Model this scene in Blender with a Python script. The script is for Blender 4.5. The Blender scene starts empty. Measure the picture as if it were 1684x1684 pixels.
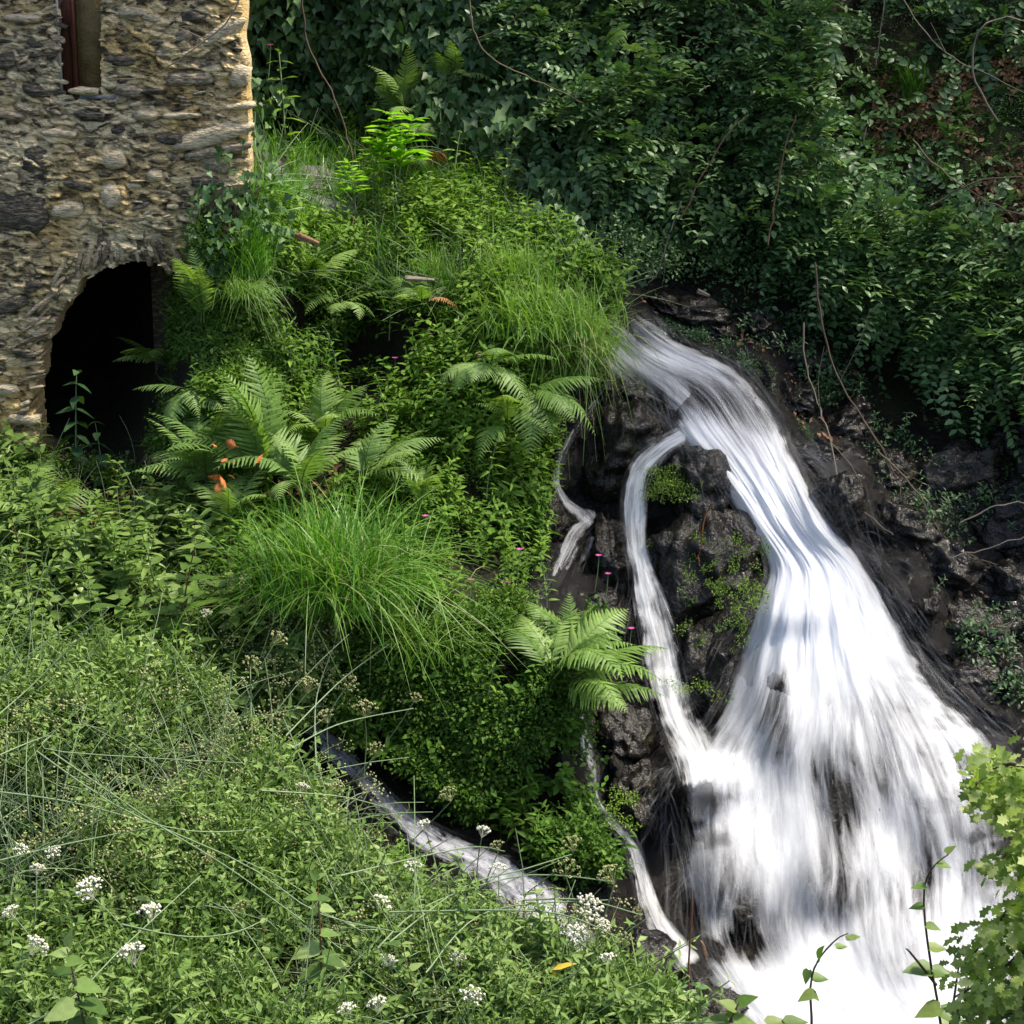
import bpy, math, random
import numpy as np
from mathutils import Vector, Matrix, Euler
rng = np.random.default_rng(7)
random.seed(7)
sc = bpy.context.scene
COL = sc.collection
R = math.radians

# ------------------------------------------------------------------ camera
PITCH = R(14.0)
CAM = np.array([0.0, 0.0, 6.0])
FPX = 842 / math.tan(R(15))
cd = bpy.data.cameras.new('camera')
cam = bpy.data.objects.new('camera', cd)
COL.objects.link(cam)
cam.location = CAM
cam.rotation_euler = (R(90) - PITCH, 0, 0)
cd.sensor_width = 36
cd.lens = 18 / math.tan(R(15))
cd.clip_start = 0.1
cd.clip_end = 500
sc.camera = cam

# ------------------------------------------------------------------ world, sun, exposure
SUN_EL, SUN_AZ = R(61), R(90)     # azimuth clockwise from +Y: the sun stands high over the bank on the fall's right
w = bpy.data.worlds.new('World')
sc.world = w
w.use_nodes = True
wn = w.node_tree.nodes
sky = wn.new('ShaderNodeTexSky')
sky.sky_type = 'NISHITA'
sky.sun_disc = False
sky.sun_elevation = SUN_EL
sky.sun_rotation = SUN_AZ
sky.air_density = 0.8
sky.dust_density = 2.5
sky.ozone_density = 0.7
wn['Background'].inputs[1].default_value = 0.135
w.node_tree.links.new(sky.outputs[0], wn['Background'].inputs[0])
sd = bpy.data.lights.new('sun', 'SUN')
sd.energy = 3.4
sd.angle = R(6)
sd.color = (1.0, 0.92, 0.77)
sun = bpy.data.objects.new('sun', sd)
COL.objects.link(sun)
sdir = Vector((math.sin(SUN_AZ) * math.cos(SUN_EL), math.cos(SUN_AZ) * math.cos(SUN_EL), math.sin(SUN_EL)))
sun.rotation_euler = sdir.to_track_quat('Z', 'Y').to_euler()
sc.view_settings.view_transform = 'Standard'
sc.view_settings.look = 'None'
sc.view_settings.exposure = 1.12
sc.view_settings.gamma = 1
sc.view_settings.use_curve_mapping = False
sc.render.engine = 'CYCLES'
sc.cycles.max_bounces = 6
sc.cycles.diffuse_bounces = 3
sc.cycles.glossy_bounces = 2
sc.cycles.transmission_bounces = 3
sc.cycles.transparent_max_bounces = 24

# ------------------------------------------------------------------ maths helpers
Fw = np.array([0, math.cos(PITCH), -math.sin(PITCH)])
Up = np.array([0, math.sin(PITCH), math.cos(PITCH)])


def P(px, py, Y):
    """world point seen at photo pixel (px, py) standing Y metres in front of the camera"""
    px, py, Y = np.broadcast_arrays(np.asarray(px, float), np.asarray(py, float), np.asarray(Y, float))
    a = (px - 842) / FPX
    b = -(py - 842) / FPX
    dx = a
    dy = Fw[1] + b * Up[1]
    dz = Fw[2] + b * Up[2]
    t = Y / dy
    return np.stack([dx * t, dy * t, dz * t], -1) + CAM


def _hash(ix, iy, iz, seed):
    h = (ix.astype(np.int64) * 374761393 + iy.astype(np.int64) * 668265263 + iz.astype(np.int64) * 2147483647 + seed * 974711) & 0xffffffff
    h = ((h ^ (h >> 13)) * 1274126177) & 0xffffffff
    h = ((h ^ (h >> 16)) * 2246822519) & 0xffffffff
    h = h ^ (h >> 15)
    return (h & 0xffffff) / float(0xffffff)


def vnoise(p, seed=0):
    i = np.floor(p)
    f = p - i
    f = f * f * (3 - 2 * f)
    i = i.astype(np.int64)
    x, y, z = i[..., 0], i[..., 1], i[..., 2]
    fx, fy, fz = f[..., 0], f[..., 1], f[..., 2]
    r = 0
    for a in (0, 1):
        for b in (0, 1):
            for c in (0, 1):
                wgt = (fx if a else 1 - fx) * (fy if b else 1 - fy) * (fz if c else 1 - fz)
                r = r + wgt * _hash(x + a, y + b, z + c, seed)
    return r * 2 - 1


def fbm(p, octv=4, seed=0, ridged=False):
    a, s, t = 1.0, 0.0, 0.0
    q = np.array(p, float)
    for k in range(octv):
        n = vnoise(q, seed + k)
        if ridged:
            n = 1 - 2 * np.abs(n)
        s = s + a * n
        t += a
        a *= 0.5
        q = q * 2.03 + 7.1
    return s / t


def unit(v):
    return v / np.maximum(np.linalg.norm(v, axis=-1, keepdims=True), 1e-9)


def frames(tip, nrm):
    """rotation matrices whose y axis is TIP and whose z axis is close to NRM"""
    y = unit(tip)
    x = unit(np.cross(y, nrm))
    z = np.cross(x, y)
    return np.stack([x, y, z], -1)


def inpoly(px, py, poly):
    ins = np.zeros(px.shape, bool)
    n = len(poly)
    for i in range(n):
        x1, y1 = poly[i]
        x2, y2 = poly[(i + 1) % n]
        c = ((y1 > py) != (y2 > py)) & (px < (x2 - x1) * (py - y1) / (y2 - y1 + 1e-12) + x1)
        ins ^= c
    return ins


def rand_in(poly, n):
    xs = [a for a, b in poly]
    ys = [b for a, b in poly]
    out = np.zeros((0, 2))
    while len(out) < n:
        q = np.stack([rng.uniform(min(xs), max(xs), n * 2), rng.uniform(min(ys), max(ys), n * 2)], -1)
        out = np.vstack([out, q[inpoly(q[:, 0], q[:, 1], poly)]])
    return out[:n]


# ------------------------------------------------------------------ materials
def new_mat(name):
    m = bpy.data.materials.new(name)
    m.use_nodes = True
    nt = m.node_tree
    nt.nodes.clear()
    return m, nt, nt.nodes, nt.links


def ramp(nodes, stops):
    r = nodes.new('ShaderNodeValToRGB')
    e = r.color_ramp.elements
    e[0].position, e[0].color = stops[0][0], (*stops[0][1], 1)
    e[1].position, e[1].color = stops[1][0], (*stops[1][1], 1)
    for p, c in stops[2:]:
        k = e.new(p)
        k.color = (*c, 1)
    return r


def leaf_mat(name, cols, rough=0.42, trans=0.28, spec=0.5, tint=(1.25, 1.35, 0.5)):
    """leaf surface: colour picked per leaf by the attribute rnd, part of the light passing through"""
    m, nt, N, L = new_mat(name)
    at = N.new('ShaderNodeAttribute')
    at.attribute_name = 'rnd'
    n = len(cols)
    rp = ramp(N, [(i / (n - 1), c) for i, c in enumerate(cols)])
    L.new(at.outputs['Fac'], rp.inputs[0])
    no = N.new('ShaderNodeTexNoise')
    no.inputs['Scale'].default_value = 35
    geo = N.new('ShaderNodeNewGeometry')
    L.new(geo.outputs['Position'], no.inputs['Vector'])
    hs = N.new('ShaderNodeHueSaturation')
    mr = N.new('ShaderNodeMapRange')
    mr.inputs[3].default_value = 0.7
    mr.inputs[4].default_value = 1.3
    L.new(no.outputs[0], mr.inputs[0])
    L.new(mr.outputs[0], hs.inputs['Value'])
    L.new(rp.outputs[0], hs.inputs['Color'])
    pb = N.new('ShaderNodeBsdfPrincipled')
    pb.inputs['Roughness'].default_value = rough
    pb.inputs['Specular IOR Level'].default_value = spec * .7
    L.new(hs.outputs[0], pb.inputs['Base Color'])
    tr = N.new('ShaderNodeBsdfTranslucent')
    mx = N.new('ShaderNodeMix')
    mx.data_type = 'RGBA'
    mx.blend_type = 'MULTIPLY'
    mx.inputs[0].default_value = 1
    L.new(hs.outputs[0], mx.inputs[6])
    mx.inputs[7].default_value = (*tint, 1)
    L.new(mx.outputs[2], tr.inputs[0])
    ms = N.new('ShaderNodeMixShader')
    ms.inputs[0].default_value = trans
    L.new(pb.outputs[0], ms.inputs[1])
    L.new(tr.outputs[0], ms.inputs[2])
    out = N.new('ShaderNodeOutputMaterial')
    L.new(ms.outputs[0], out.inputs[0])
    return m


def rough_mat(name, cols, scale=8, rough=0.8, bump=0.4, spec=0.3, bscale=40, stretch=(1, 1, 1), rnd=False, detail=8, rough2=None, metal=0):
    m, nt, N, L = new_mat(name)
    geo = N.new('ShaderNodeTexCoord')
    mp = N.new('ShaderNodeMapping')
    mp.inputs['Scale'].default_value = stretch
    L.new(geo.outputs['Object'], mp.inputs[0])
    no = N.new('ShaderNodeTexNoise')
    no.inputs['Scale'].default_value = scale
    no.inputs['Detail'].default_value = detail
    no.inputs['Roughness'].default_value = 0.65
    L.new(mp.outputs[0], no.inputs['Vector'])
    n = len(cols)
    rp = ramp(N, [(0.28 + 0.44 * i / (n - 1), c) for i, c in enumerate(cols)])
    if rnd:
        at = N.new('ShaderNodeAttribute')
        at.attribute_name = 'rnd'
        ad = N.new('ShaderNodeMath')
        ad.operation = 'MULTIPLY_ADD'
        ad.inputs[1].default_value = 0.45
        L.new(at.outputs['Fac'], ad.inputs[0])
        sb = N.new('ShaderNodeMath')
        sb.operation = 'SUBTRACT'
        L.new(no.outputs[0], sb.inputs[0])
        sb.inputs[1].default_value = 0.22
        L.new(sb.outputs[0], ad.inputs[2])
        L.new(ad.outputs[0], rp.inputs[0])
    else:
        L.new(no.outputs[0], rp.inputs[0])
    pb = N.new('ShaderNodeBsdfPrincipled')
    pb.inputs['Roughness'].default_value = rough
    pb.inputs['Specular IOR Level'].default_value = spec
    L.new(rp.outputs[0], pb.inputs['Base Color'])
    n2 = N.new('ShaderNodeTexNoise')
    n2.inputs['Scale'].default_value = bscale
    n2.inputs['Detail'].default_value = 6
    L.new(mp.outputs[0], n2.inputs['Vector'])
    if rough2 is not None:
        mr = N.new('ShaderNodeMapRange')
        mr.inputs[1].default_value = 0.35
        mr.inputs[2].default_value = 0.65
        mr.inputs[3].default_value = rough
        mr.inputs[4].default_value = rough2
        L.new(n2.outputs[0], mr.inputs[0])
        L.new(mr.outputs[0], pb.inputs['Roughness'])
    bp = N.new('ShaderNodeBump')
    bp.inputs['Strength'].default_value = bump
    bp.inputs['Distance'].default_value = 0.02
    L.new(n2.outputs[0], bp.inputs['Height'])
    L.new(bp.outputs[0], pb.inputs['Normal'])
    out = N.new('ShaderNodeOutputMaterial')
    L.new(pb.outputs[0], out.inputs[0])
    return m


M = {}
M['ivy'] = leaf_mat('ivy_leaf', [(.018, .05, .016), (.045, .105, .032), (.11, .19, .065), (.20, .30, .12)], rough=.45, trans=.15, spec=.5)
M['bramble'] = leaf_mat('bramble_leaf', [(.022, .06, .018), (.055, .125, .036), (.12, .215, .07), (.23, .34, .14)], rough=.4, trans=.2, spec=.55)
M['herb'] = leaf_mat('herb_leaf', [(.04, .11, .010), (.08, .17, .017), (.15, .26, .03), (.26, .38, .07)], rough=.62, spec=.3, trans=.35)
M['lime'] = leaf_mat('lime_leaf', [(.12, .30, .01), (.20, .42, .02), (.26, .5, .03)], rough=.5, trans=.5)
M['fern'] = leaf_mat('fern_leaf', [(.06, .12, .02), (.10, .19, .03), (.16, .27, .055), (.23, .34, .09)], rough=.5, trans=.35)
M['fernpale'] = leaf_mat('pale_fern_leaf', [(.09, .17, .04), (.15, .25, .06), (.22, .33, .10)], rough=.5, trans=.35)
M['grass'] = leaf_mat('grass_blade', [(.035, .12, .008), (.06, .18, .012), (.11, .25, .03), (.22, .36, .10)], rough=.42, trans=.4)
M['palegrass'] = leaf_mat('pale_grass_blade', [(.09, .19, .025), (.14, .27, .04), (.21, .34, .08), (.34, .42, .17)], rough=.42, trans=.4)
M['cover'] = leaf_mat('ground_cover_leaf', [(.03, .08, .010), (.065, .14, .015), (.12, .22, .027), (.23, .33, .06)], rough=.62, spec=.3, trans=.3)
M['bank'] = leaf_mat('bank_leaf', [(.038, .085, .018), (.09, .165, .034), (.165, .26, .062), (.30, .38, .15)], rough=.62, spec=.3, trans=.3)
M['bankbright'] = leaf_mat('bank_bright_leaf', [(.05, .14, .012), (.11, .23, .022), (.20, .34, .04), (.33, .44, .12)], rough=.62, spec=.3, trans=.35)
M['nettle'] = leaf_mat('nettle_leaf', [(.055, .11, .02), (.12, .20, .04), (.21, .30, .08)], rough=.42, trans=.28)
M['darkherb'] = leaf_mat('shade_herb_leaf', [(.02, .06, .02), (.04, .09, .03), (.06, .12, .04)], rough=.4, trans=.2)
M['oak'] = leaf_mat('oak_leaf', [(.11, .18, .03), (.20, .29, .05), (.33, .42, .11), (.50, .54, .24)], rough=.45, trans=.5, spec=.5)
M['sapling'] = leaf_mat('sapling_leaf', [(.09, .17, .03), (.15, .24, .05), (.2, .26, .07)], rough=.45, trans=.4)
M['stem'] = leaf_mat('green_stem', [(.07, .13, .05), (.10, .17, .07), (.14, .2, .09)], rough=.5, trans=.05)
M['palestem'] = leaf_mat('pale_green_stem', [(.13, .2, .09), (.17, .24, .12), (.2, .26, .13)], rough=.5, trans=.05)
M['redstem'] = leaf_mat('red_stem', [(.10, .03, .02), (.14, .06, .03), (.12, .09, .05)], rough=.5, trans=.0)
M['twig'] = leaf_mat('dry_twig', [(.05, .035, .022), (.09, .07, .05), (.15, .12, .08)], rough=.8, trans=.0, spec=.2)
M['greytwig'] = leaf_mat('grey_twig', [(.09, .08, .065), (.15, .13, .10), (.2, .17, .13)], rough=.8, trans=.0, spec=.2)
M['white'] = leaf_mat('white_petal', [(.55, .54, .42), (.68, .67, .54), (.76, .75, .64)], rough=.7, trans=.2, tint=(1, 1, 1))
M['seed'] = leaf_mat('seed_head', [(.22, .25, .09), (.32, .33, .14), (.42, .40, .22)], rough=.7, trans=.15, tint=(1, 1, .7))
M['pink'] = leaf_mat('pink_petal', [(.30, .04, .14), (.45, .08, .25), (.5, .12, .35)], rough=.6, trans=.2, tint=(1, .6, .8))
M['yellow'] = leaf_mat('yellow_leaf', [(.5, .33, .03), (.6, .42, .05), (.65, .5, .1)], rough=.6, trans=.3, tint=(1, 1, .5))
M['dead'] = leaf_mat('dead_leaf', [(.12, .05, .02), (.25, .10, .04), (.38, .17, .08)], rough=.8, trans=.15, tint=(1, .8, .5), spec=.2)
M['orange'] = leaf_mat('orange_frond', [(.40, .10, .03), (.5, .17, .05), (.5, .2, .08)], rough=.8, trans=.15, tint=(1, .8, .5), spec=.2)
M['litter'] = leaf_mat('leaf_litter', [(.05, .025, .012), (.12, .055, .03), (.22, .12, .07), (.3, .19, .12)], rough=.85, trans=.05, tint=(1, .8, .5), spec=.2)
M['moss'] = rough_mat('moss', [(.015, .03, .006), (.04, .075, .012), (.08, .12, .02)], scale=14, bump=.8, rough=.9)
M['wood'] = rough_mat('weathered_wood', [(.06, .03, .015), (.16, .09, .045), (.28, .18, .1)], scale=10, stretch=(1, 6, 6), bscale=20)
M['palewood'] = rough_mat('bleached_wood', [(.08, .065, .05), (.17, .14, .11), (.26, .22, .17)], scale=10, stretch=(1, 6, 6), bscale=20)
M['redwood'] = rough_mat('red_brown_paint', [(.035, .010, .006), (.075, .022, .014), (.10, .035, .02)], scale=6, stretch=(8, 8, 1), bscale=30, rough=.5)
M['slate'] = rough_mat('slate_sill', [(.07, .08, .085), (.15, .16, .17), (.26, .27, .28)], scale=12, bump=.6)
M['plaster'] = rough_mat('ochre_plaster', [(.15, .10, .04), (.25, .18, .075), (.33, .25, .12)], scale=6, bump=.5, bscale=45)
M['whitewood'] = rough_mat('white_paint', [(.22, .2, .16), (.34, .32, .27), (.42, .4, .34)], scale=6, bump=.2)


def stone_mat(name, cols, rnd=True):
    m = rough_mat(name, cols, scale=16, stretch=(1, 1, 3.0), bscale=26, bump=1.0, rough=.8, rnd=rnd, spec=.3)
    nt = m.node_tree
    geo = nt.nodes.new('ShaderNodeNewGeometry')
    mp = [n for n in nt.nodes if n.type == 'MAPPING'][0]
    nt.links.new(geo.outputs['Position'], mp.inputs[0])
    return m


M['stone'] = stone_mat('schist_stone', [(.04, .034, .026), (.11, .092, .064), (.22, .18, .12), (.38, .31, .2), (.54, .45, .29)])
M['archstone'] = stone_mat('arch_schist', [(.07, .055, .04), (.18, .135, .085), (.29, .225, .14), (.42, .34, .22)])


def wall_mat():
    m, nt, N, L = new_mat('rubble_mortar')
    tc = N.new('ShaderNodeTexCoord')
    mp = N.new('ShaderNodeMapping')
    mp.inputs['Scale'].default_value = (1, 1, 2.2)
    L.new(tc.outputs['Object'], mp.inputs[0])
    n1 = N.new('ShaderNodeTexNoise')
    n1.inputs['Scale'].default_value = 14
    n1.inputs['Detail'].default_value = 10
    n1.inputs['Roughness'].default_value = .7
    L.new(mp.outputs[0], n1.inputs['Vector'])
    at = N.new('ShaderNodeAttribute')
    at.attribute_name = 'rnd'
    ma = N.new('ShaderNodeMath')
    ma.operation = 'MULTIPLY_ADD'
    L.new(n1.outputs[0], ma.inputs[0])
    ma.inputs[1].default_value = 1.0
    sb = N.new('ShaderNodeMath')
    sb.operation = 'MULTIPLY_ADD'
    L.new(at.outputs['Fac'], sb.inputs[0])
    sb.inputs[1].default_value = .75
    sb.inputs[2].default_value = -.42
    L.new(sb.outputs[0], ma.inputs[2])
    rp = ramp(N, [(.06, (.06, .05, .038)), (.20, (.18, .145, .095)), (.32, (.42, .335, .19)), (.50, (.66, .54, .32)), (.78, (.68, .57, .35)), (.95, (.32, .20, .09))])
    L.new(ma.outputs[0], rp.inputs[0])
    n3 = N.new('ShaderNodeTexNoise')
    n3.inputs['Scale'].default_value = 1.6
    n3.inputs['Detail'].default_value = 4
    L.new(tc.outputs['Object'], n3.inputs['Vector'])
    r3 = ramp(N, [(.4, (1, 1, 1)), (.62, (.97, .82, .55))])
    L.new(n3.outputs[0], r3.inputs[0])
    mx = N.new('ShaderNodeMix')
    mx.data_type = 'RGBA'
    mx.blend_type = 'MULTIPLY'
    mx.inputs[0].default_value = .95
    L.new(rp.outputs[0], mx.inputs[6])
    L.new(r3.outputs[0], mx.inputs[7])
    pb = N.new('ShaderNodeBsdfPrincipled')
    pb.inputs['Roughness'].default_value = .9
    pb.inputs['Specular IOR Level'].default_value = .2
    L.new(mx.outputs[2], pb.inputs['Base Color'])
    n2 = N.new('ShaderNodeTexNoise')
    n2.inputs['Scale'].default_value = 30
    n2.inputs['Detail'].default_value = 8
    L.new(mp.outputs[0], n2.inputs['Vector'])
    bp = N.new('ShaderNodeBump')
    bp.inputs['Strength'].default_value = 1
    bp.inputs['Distance'].default_value = .03
    L.new(n2.outputs[0], bp.inputs['Height'])
    L.new(bp.outputs[0], pb.inputs['Normal'])
    out = N.new('ShaderNodeOutputMaterial')
    L.new(pb.outputs[0], out.inputs[0])
    return m


M['mortar'] = wall_mat()


def ground_mat():
    """soil and leaf litter away from the water, dark wet rock beside it (attribute wet)"""
    m, nt, N, L = new_mat('hillside_soil_and_wet_rock')
    geo = N.new('ShaderNodeNewGeometry')
    n1 = N.new('ShaderNodeTexNoise')
    n1.inputs['Scale'].default_value = 5
    n1.inputs['Detail'].default_value = 10
    n1.inputs['Roughness'].default_value = .7
    L.new(geo.outputs['Position'], n1.inputs['Vector'])
    soil = ramp(N, [(.3, (.006, .005, .003)), (.45, (.016, .012, .006)), (.55, (.018, .024, .006)), (.7, (.04, .024, .013))])
    L.new(n1.outputs[0], soil.inputs[0])
    rock = ramp(N, [(.3, (.003, .003, .0025)), (.5, (.007, .006, .005)), (.62, (.014, .011, .008)), (.72, (.024, .026, .009))])
    L.new(n1.outputs[0], rock.inputs[0])
    at = N.new('ShaderNodeAttribute')
    at.attribute_name = 'wet'
    mx = N.new('ShaderNodeMix')
    mx.data_type = 'RGBA'
    L.new(at.outputs['Fac'], mx.inputs[0])
    L.new(soil.outputs[0], mx.inputs[6])
    L.new(rock.outputs[0], mx.inputs[7])
    pb = N.new('ShaderNodeBsdfPrincipled')
    pb.inputs['Specular IOR Level'].default_value = .25
    L.new(mx.outputs[2], pb.inputs['Base Color'])
    n2 = N.new('ShaderNodeTexNoise')
    n2.inputs['Scale'].default_value = 16
    n2.inputs['Detail'].default_value = 8
    n2.inputs['Roughness'].default_value = .65
    L.new(geo.outputs['Position'], n2.inputs['Vector'])
    mr = N.new('ShaderNodeMapRange')
    mr.inputs[3].default_value = .9
    mr.inputs[4].default_value = .15
    L.new(at.outputs['Fac'], mr.inputs[0])
    L.new(mr.outputs[0], pb.inputs['Roughness'])
    bp = N.new('ShaderNodeBump')
    bp.inputs['Strength'].default_value = 1
    bp.inputs['Distance'].default_value = .05
    L.new(n2.outputs[0], bp.inputs['Height'])
    L.new(bp.outputs[0], pb.inputs['Normal'])
    out = N.new('ShaderNodeOutputMaterial')
    L.new(pb.outputs[0], out.inputs[0])
    return m


M['ground'] = ground_mat()
M['rock'] = rough_mat('wet_dark_rock', [(.003, .003, .0025), (.007, .006, .005), (.017, .014, .011), (.026, .032, .010)], scale=6, rough=.10, rough2=.42, bump=1.0, bscale=34, spec=.28)
M['dryrock'] = rough_mat('grey_rock', [(.04, .036, .034), (.09, .08, .08), (.17, .15, .16)], scale=6, rough=.7, bump=.9, bscale=14)


def water_mat(name, su, sv, k, tone=(.80, .81, .83), strand=False):
    m, nt, N, L = new_mat(name)
    uv = N.new('ShaderNodeUVMap')
    uv.uv_map = 'UVMap'
    mp = N.new('ShaderNodeMapping')
    mp.inputs['Scale'].default_value = (su, sv, 1)
    L.new(uv.outputs[0], mp.inputs[0])
    n1 = N.new('ShaderNodeTexNoise')
    n1.inputs['Scale'].default_value = 1
    n1.inputs['Detail'].default_value = 5
    n1.inputs['Roughness'].default_value = .62
    n1.inputs['Distortion'].default_value = .9
    L.new(mp.outputs[0], n1.inputs['Vector'])
    at = N.new('ShaderNodeAttribute')
    at.attribute_name = 'dens'
    # alpha = (noise - .5) * k + dens
    ma = N.new('ShaderNodeMath')
    ma.operation = 'MULTIPLY_ADD'
    L.new(n1.outputs[0], ma.inputs[0])
    ma.inputs[1].default_value = k
    sb = N.new('ShaderNodeMath')
    sb.operation = 'SUBTRACT'
    L.new(at.outputs['Fac'], sb.inputs[0])
    sb.inputs[1].default_value = k * .5
    L.new(sb.outputs[0], ma.inputs[2])
    ma.use_clamp = True
    alpha = ma.outputs[0]
    if strand:
        mm = N.new('ShaderNodeMath')
        mm.operation = 'MULTIPLY'
        L.new(alpha, mm.inputs[0])
        L.new(at.outputs['Fac'], mm.inputs[1])
        alpha = mm.outputs[0]
    df = N.new('ShaderNodeBsdfPrincipled')
    df.inputs['Base Color'].default_value = (*tone, 1)
    df.inputs['Roughness'].default_value = .45
    bp = N.new('ShaderNodeBump')
    bp.inputs['Strength'].default_value = .5
    bp.inputs['Distance'].default_value = .04
    L.new(n1.outputs[0], bp.inputs['Height'])
    L.new(bp.outputs[0], df.inputs['Normal'])
    tl = N.new('ShaderNodeBsdfTranslucent')
    tl.inputs[0].default_value = (*tone, 1)
    m1 = N.new('ShaderNodeMixShader')
    m1.inputs[0].default_value = .35
    L.new(df.outputs[0], m1.inputs[1])
    L.new(tl.outputs[0], m1.inputs[2])
    tp = N.new('ShaderNodeBsdfTransparent')
    m2 = N.new('ShaderNodeMixShader')
    L.new(alpha, m2.inputs[0])
    L.new(tp.outputs[0], m2.inputs[1])
    L.new(m1.outputs[0], m2.inputs[2])
    out = N.new('ShaderNodeOutputMaterial')
    L.new(m2.outputs[0], out.inputs[0])
    return m


M['water'] = water_mat('white_falling_water', 17, 1.3, 1.7, tone=(.78, .80, .84))
M['veil'] = water_mat('soft_water_veil', 6, .9, 1.1, tone=(.78, .80, .84))
M['water2'] = water_mat('thin_falling_water', 20, 1.3, 2.4)
M['strand'] = water_mat('water_strands', 3, 2.0, .9, strand=True)
M['clear'] = water_mat('shallow_stream_water', 16, 5, 2.6, tone=(.55, .56, .62))


# ------------------------------------------------------------------ mesh helpers
def mesh_np(name, V, F, mat, rnd=None, smooth=True, attrs=None, uv=None):
    """V (n,3); F (m,3) or (m,4) or a list of such arrays"""
    me = bpy.data.meshes.new(name)
    Fs = F if isinstance(F, list) else [F]
    Fs = [np.asarray(f, np.int32) for f in Fs if len(f)]
    V = np.asarray(V, np.float32)
    me.vertices.add(len(V))
    me.vertices.foreach_set('co', V.ravel())
    loops = np.concatenate([f.ravel() for f in Fs])
    tot = np.concatenate([np.full(len(f), f.shape[1], np.int32) for f in Fs])
    st = np.concatenate([[0], np.cumsum(tot)[:-1]]).astype(np.int32)
    me.loops.add(len(loops))
    me.loops.foreach_set('vertex_index', loops)
    me.polygons.add(len(tot))
    me.polygons.foreach_set('loop_start', st)
    me.polygons.foreach_set('loop_total', tot)
    if smooth:
        me.polygons.foreach_set('use_smooth', np.ones(len(tot), bool))
    if rnd is not None:
        a = me.attributes.new('rnd', 'FLOAT', 'POINT')
        a.data.foreach_set('value', np.broadcast_to(np.asarray(rnd, np.float32), (len(V),)).copy())
    for k, v in (attrs or {}).items():
        a = me.attributes.new(k, 'FLOAT', 'POINT')
        a.data.foreach_set('value', np.asarray(v, np.float32))
    if uv is not None:
        l = me.uv_layers.new(name='UVMap')
        l.data.foreach_set('uv', np.asarray(uv, np.float32)[loops].ravel())
    me.materials.append(mat)
    me.update(calc_edges=True)
    me.validate()
    return me


def link(name, me, parent=None, loc=None, rot=None, scale=None, label=None, cat=None, group=None, kind=None):
    o = bpy.data.objects.new(name, me)
    COL.objects.link(o)
    if parent is not None:
        o.parent = parent
    if loc is not None:
        o.location = [float(v) for v in loc]
    if rot is not None:
        o.rotation_euler = rot
    if scale is not None:
        o.scale = (scale,) * 3 if np.isscalar(scale) else scale
    if label:
        o['label'] = label
    if cat:
        o['category'] = cat
    if group:
        o['group'] = group
    if kind:
        o['kind'] = kind
    return o


def thing(name, label, cat, loc, group=None, rot=None, scale=None):
    return link(name, None, None, loc, rot, scale, label, cat, group)


class T:
    """collects triangles and quads into one template"""

    def __init__(self):
        self.V, self.F3, self.F4, self.n, self.r = [], [], [], 0, []

    def add(self, v, f, r=0.5):
        v = np.asarray(v, float)
        f = np.asarray(f)
        (self.F3 if f.shape[1] == 3 else self.F4).append(f + self.n)
        self.V.append(v)
        self.r.append(np.full(len(v), r))
        self.n += len(v)

    def leaf(self, o, tip, nrm, L, kind='oval', W=None, r=0.5):
        v, f = LEAF[kind]
        Rm = frames(np.asarray(tip, float)[None], np.asarray(nrm, float)[None])[0]
        s = np.array([L if W is None else W, L, L])
        self.add((v * s) @ Rm.T + np.asarray(o), f, r)

    def tube(self, pts, r0, r1, sides=3, r=0.5):
        pts = np.asarray(pts, float)
        n = len(pts)
        d = np.gradient(pts, axis=0)
        d = unit(d)
        ref = np.array([0.31, 0.17, 0.93])
        a = unit(np.cross(d, ref))
        b = np.cross(d, a)
        rr = np.linspace(r0, r1, n)[:, None, None]
        ang = np.arange(sides) * 2 * math.pi / sides
        ring = pts[:, None] + rr * (np.cos(ang)[None, :, None] * a[:, None] + np.sin(ang)[None, :, None] * b[:, None])
        i = np.arange(n - 1)[:, None] * sides
        j = np.arange(sides)[None]
        f = np.stack([i + j, i + (j + 1) % sides, i + sides + (j + 1) % sides, i + sides + j], -1).reshape(-1, 4)
        self.add(ring.reshape(-1, 3), f, r)

    def blob(self, c, s, r=0.5):
        v, f = OCTA
        self.add(v * s + np.asarray(c), f, r)

    def get(self):
        V = np.vstack(self.V)
        F = []
        if self.F3:
            F.append(np.vstack(self.F3))
        if self.F4:
            F.append(np.vstack(self.F4))
        return V, F, np.concatenate(self.r)

    def mesh(self, name, mat, smooth=True):
        V, F, r = self.get()
        return mesh_np(name, V, F, mat, r, smooth)


def fan(outline, cz=0.0, cup=0.0, cy=0.4):
    o = np.array(outline, float)
    pts = np.vstack([[0, cy, -cup]] + [[x, y, abs(x) * cz - cup * 0.2 - 0.12 * y * y] for x, y in o])
    n = len(o)
    f = [[0, i + 1, (i + 1) % n + 1] for i in range(n)]
    return pts, np.array(f)


def sym(h):
    return h + [(-x, y) for x, y in h[::-1] if abs(x) > 1e-6]


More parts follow.
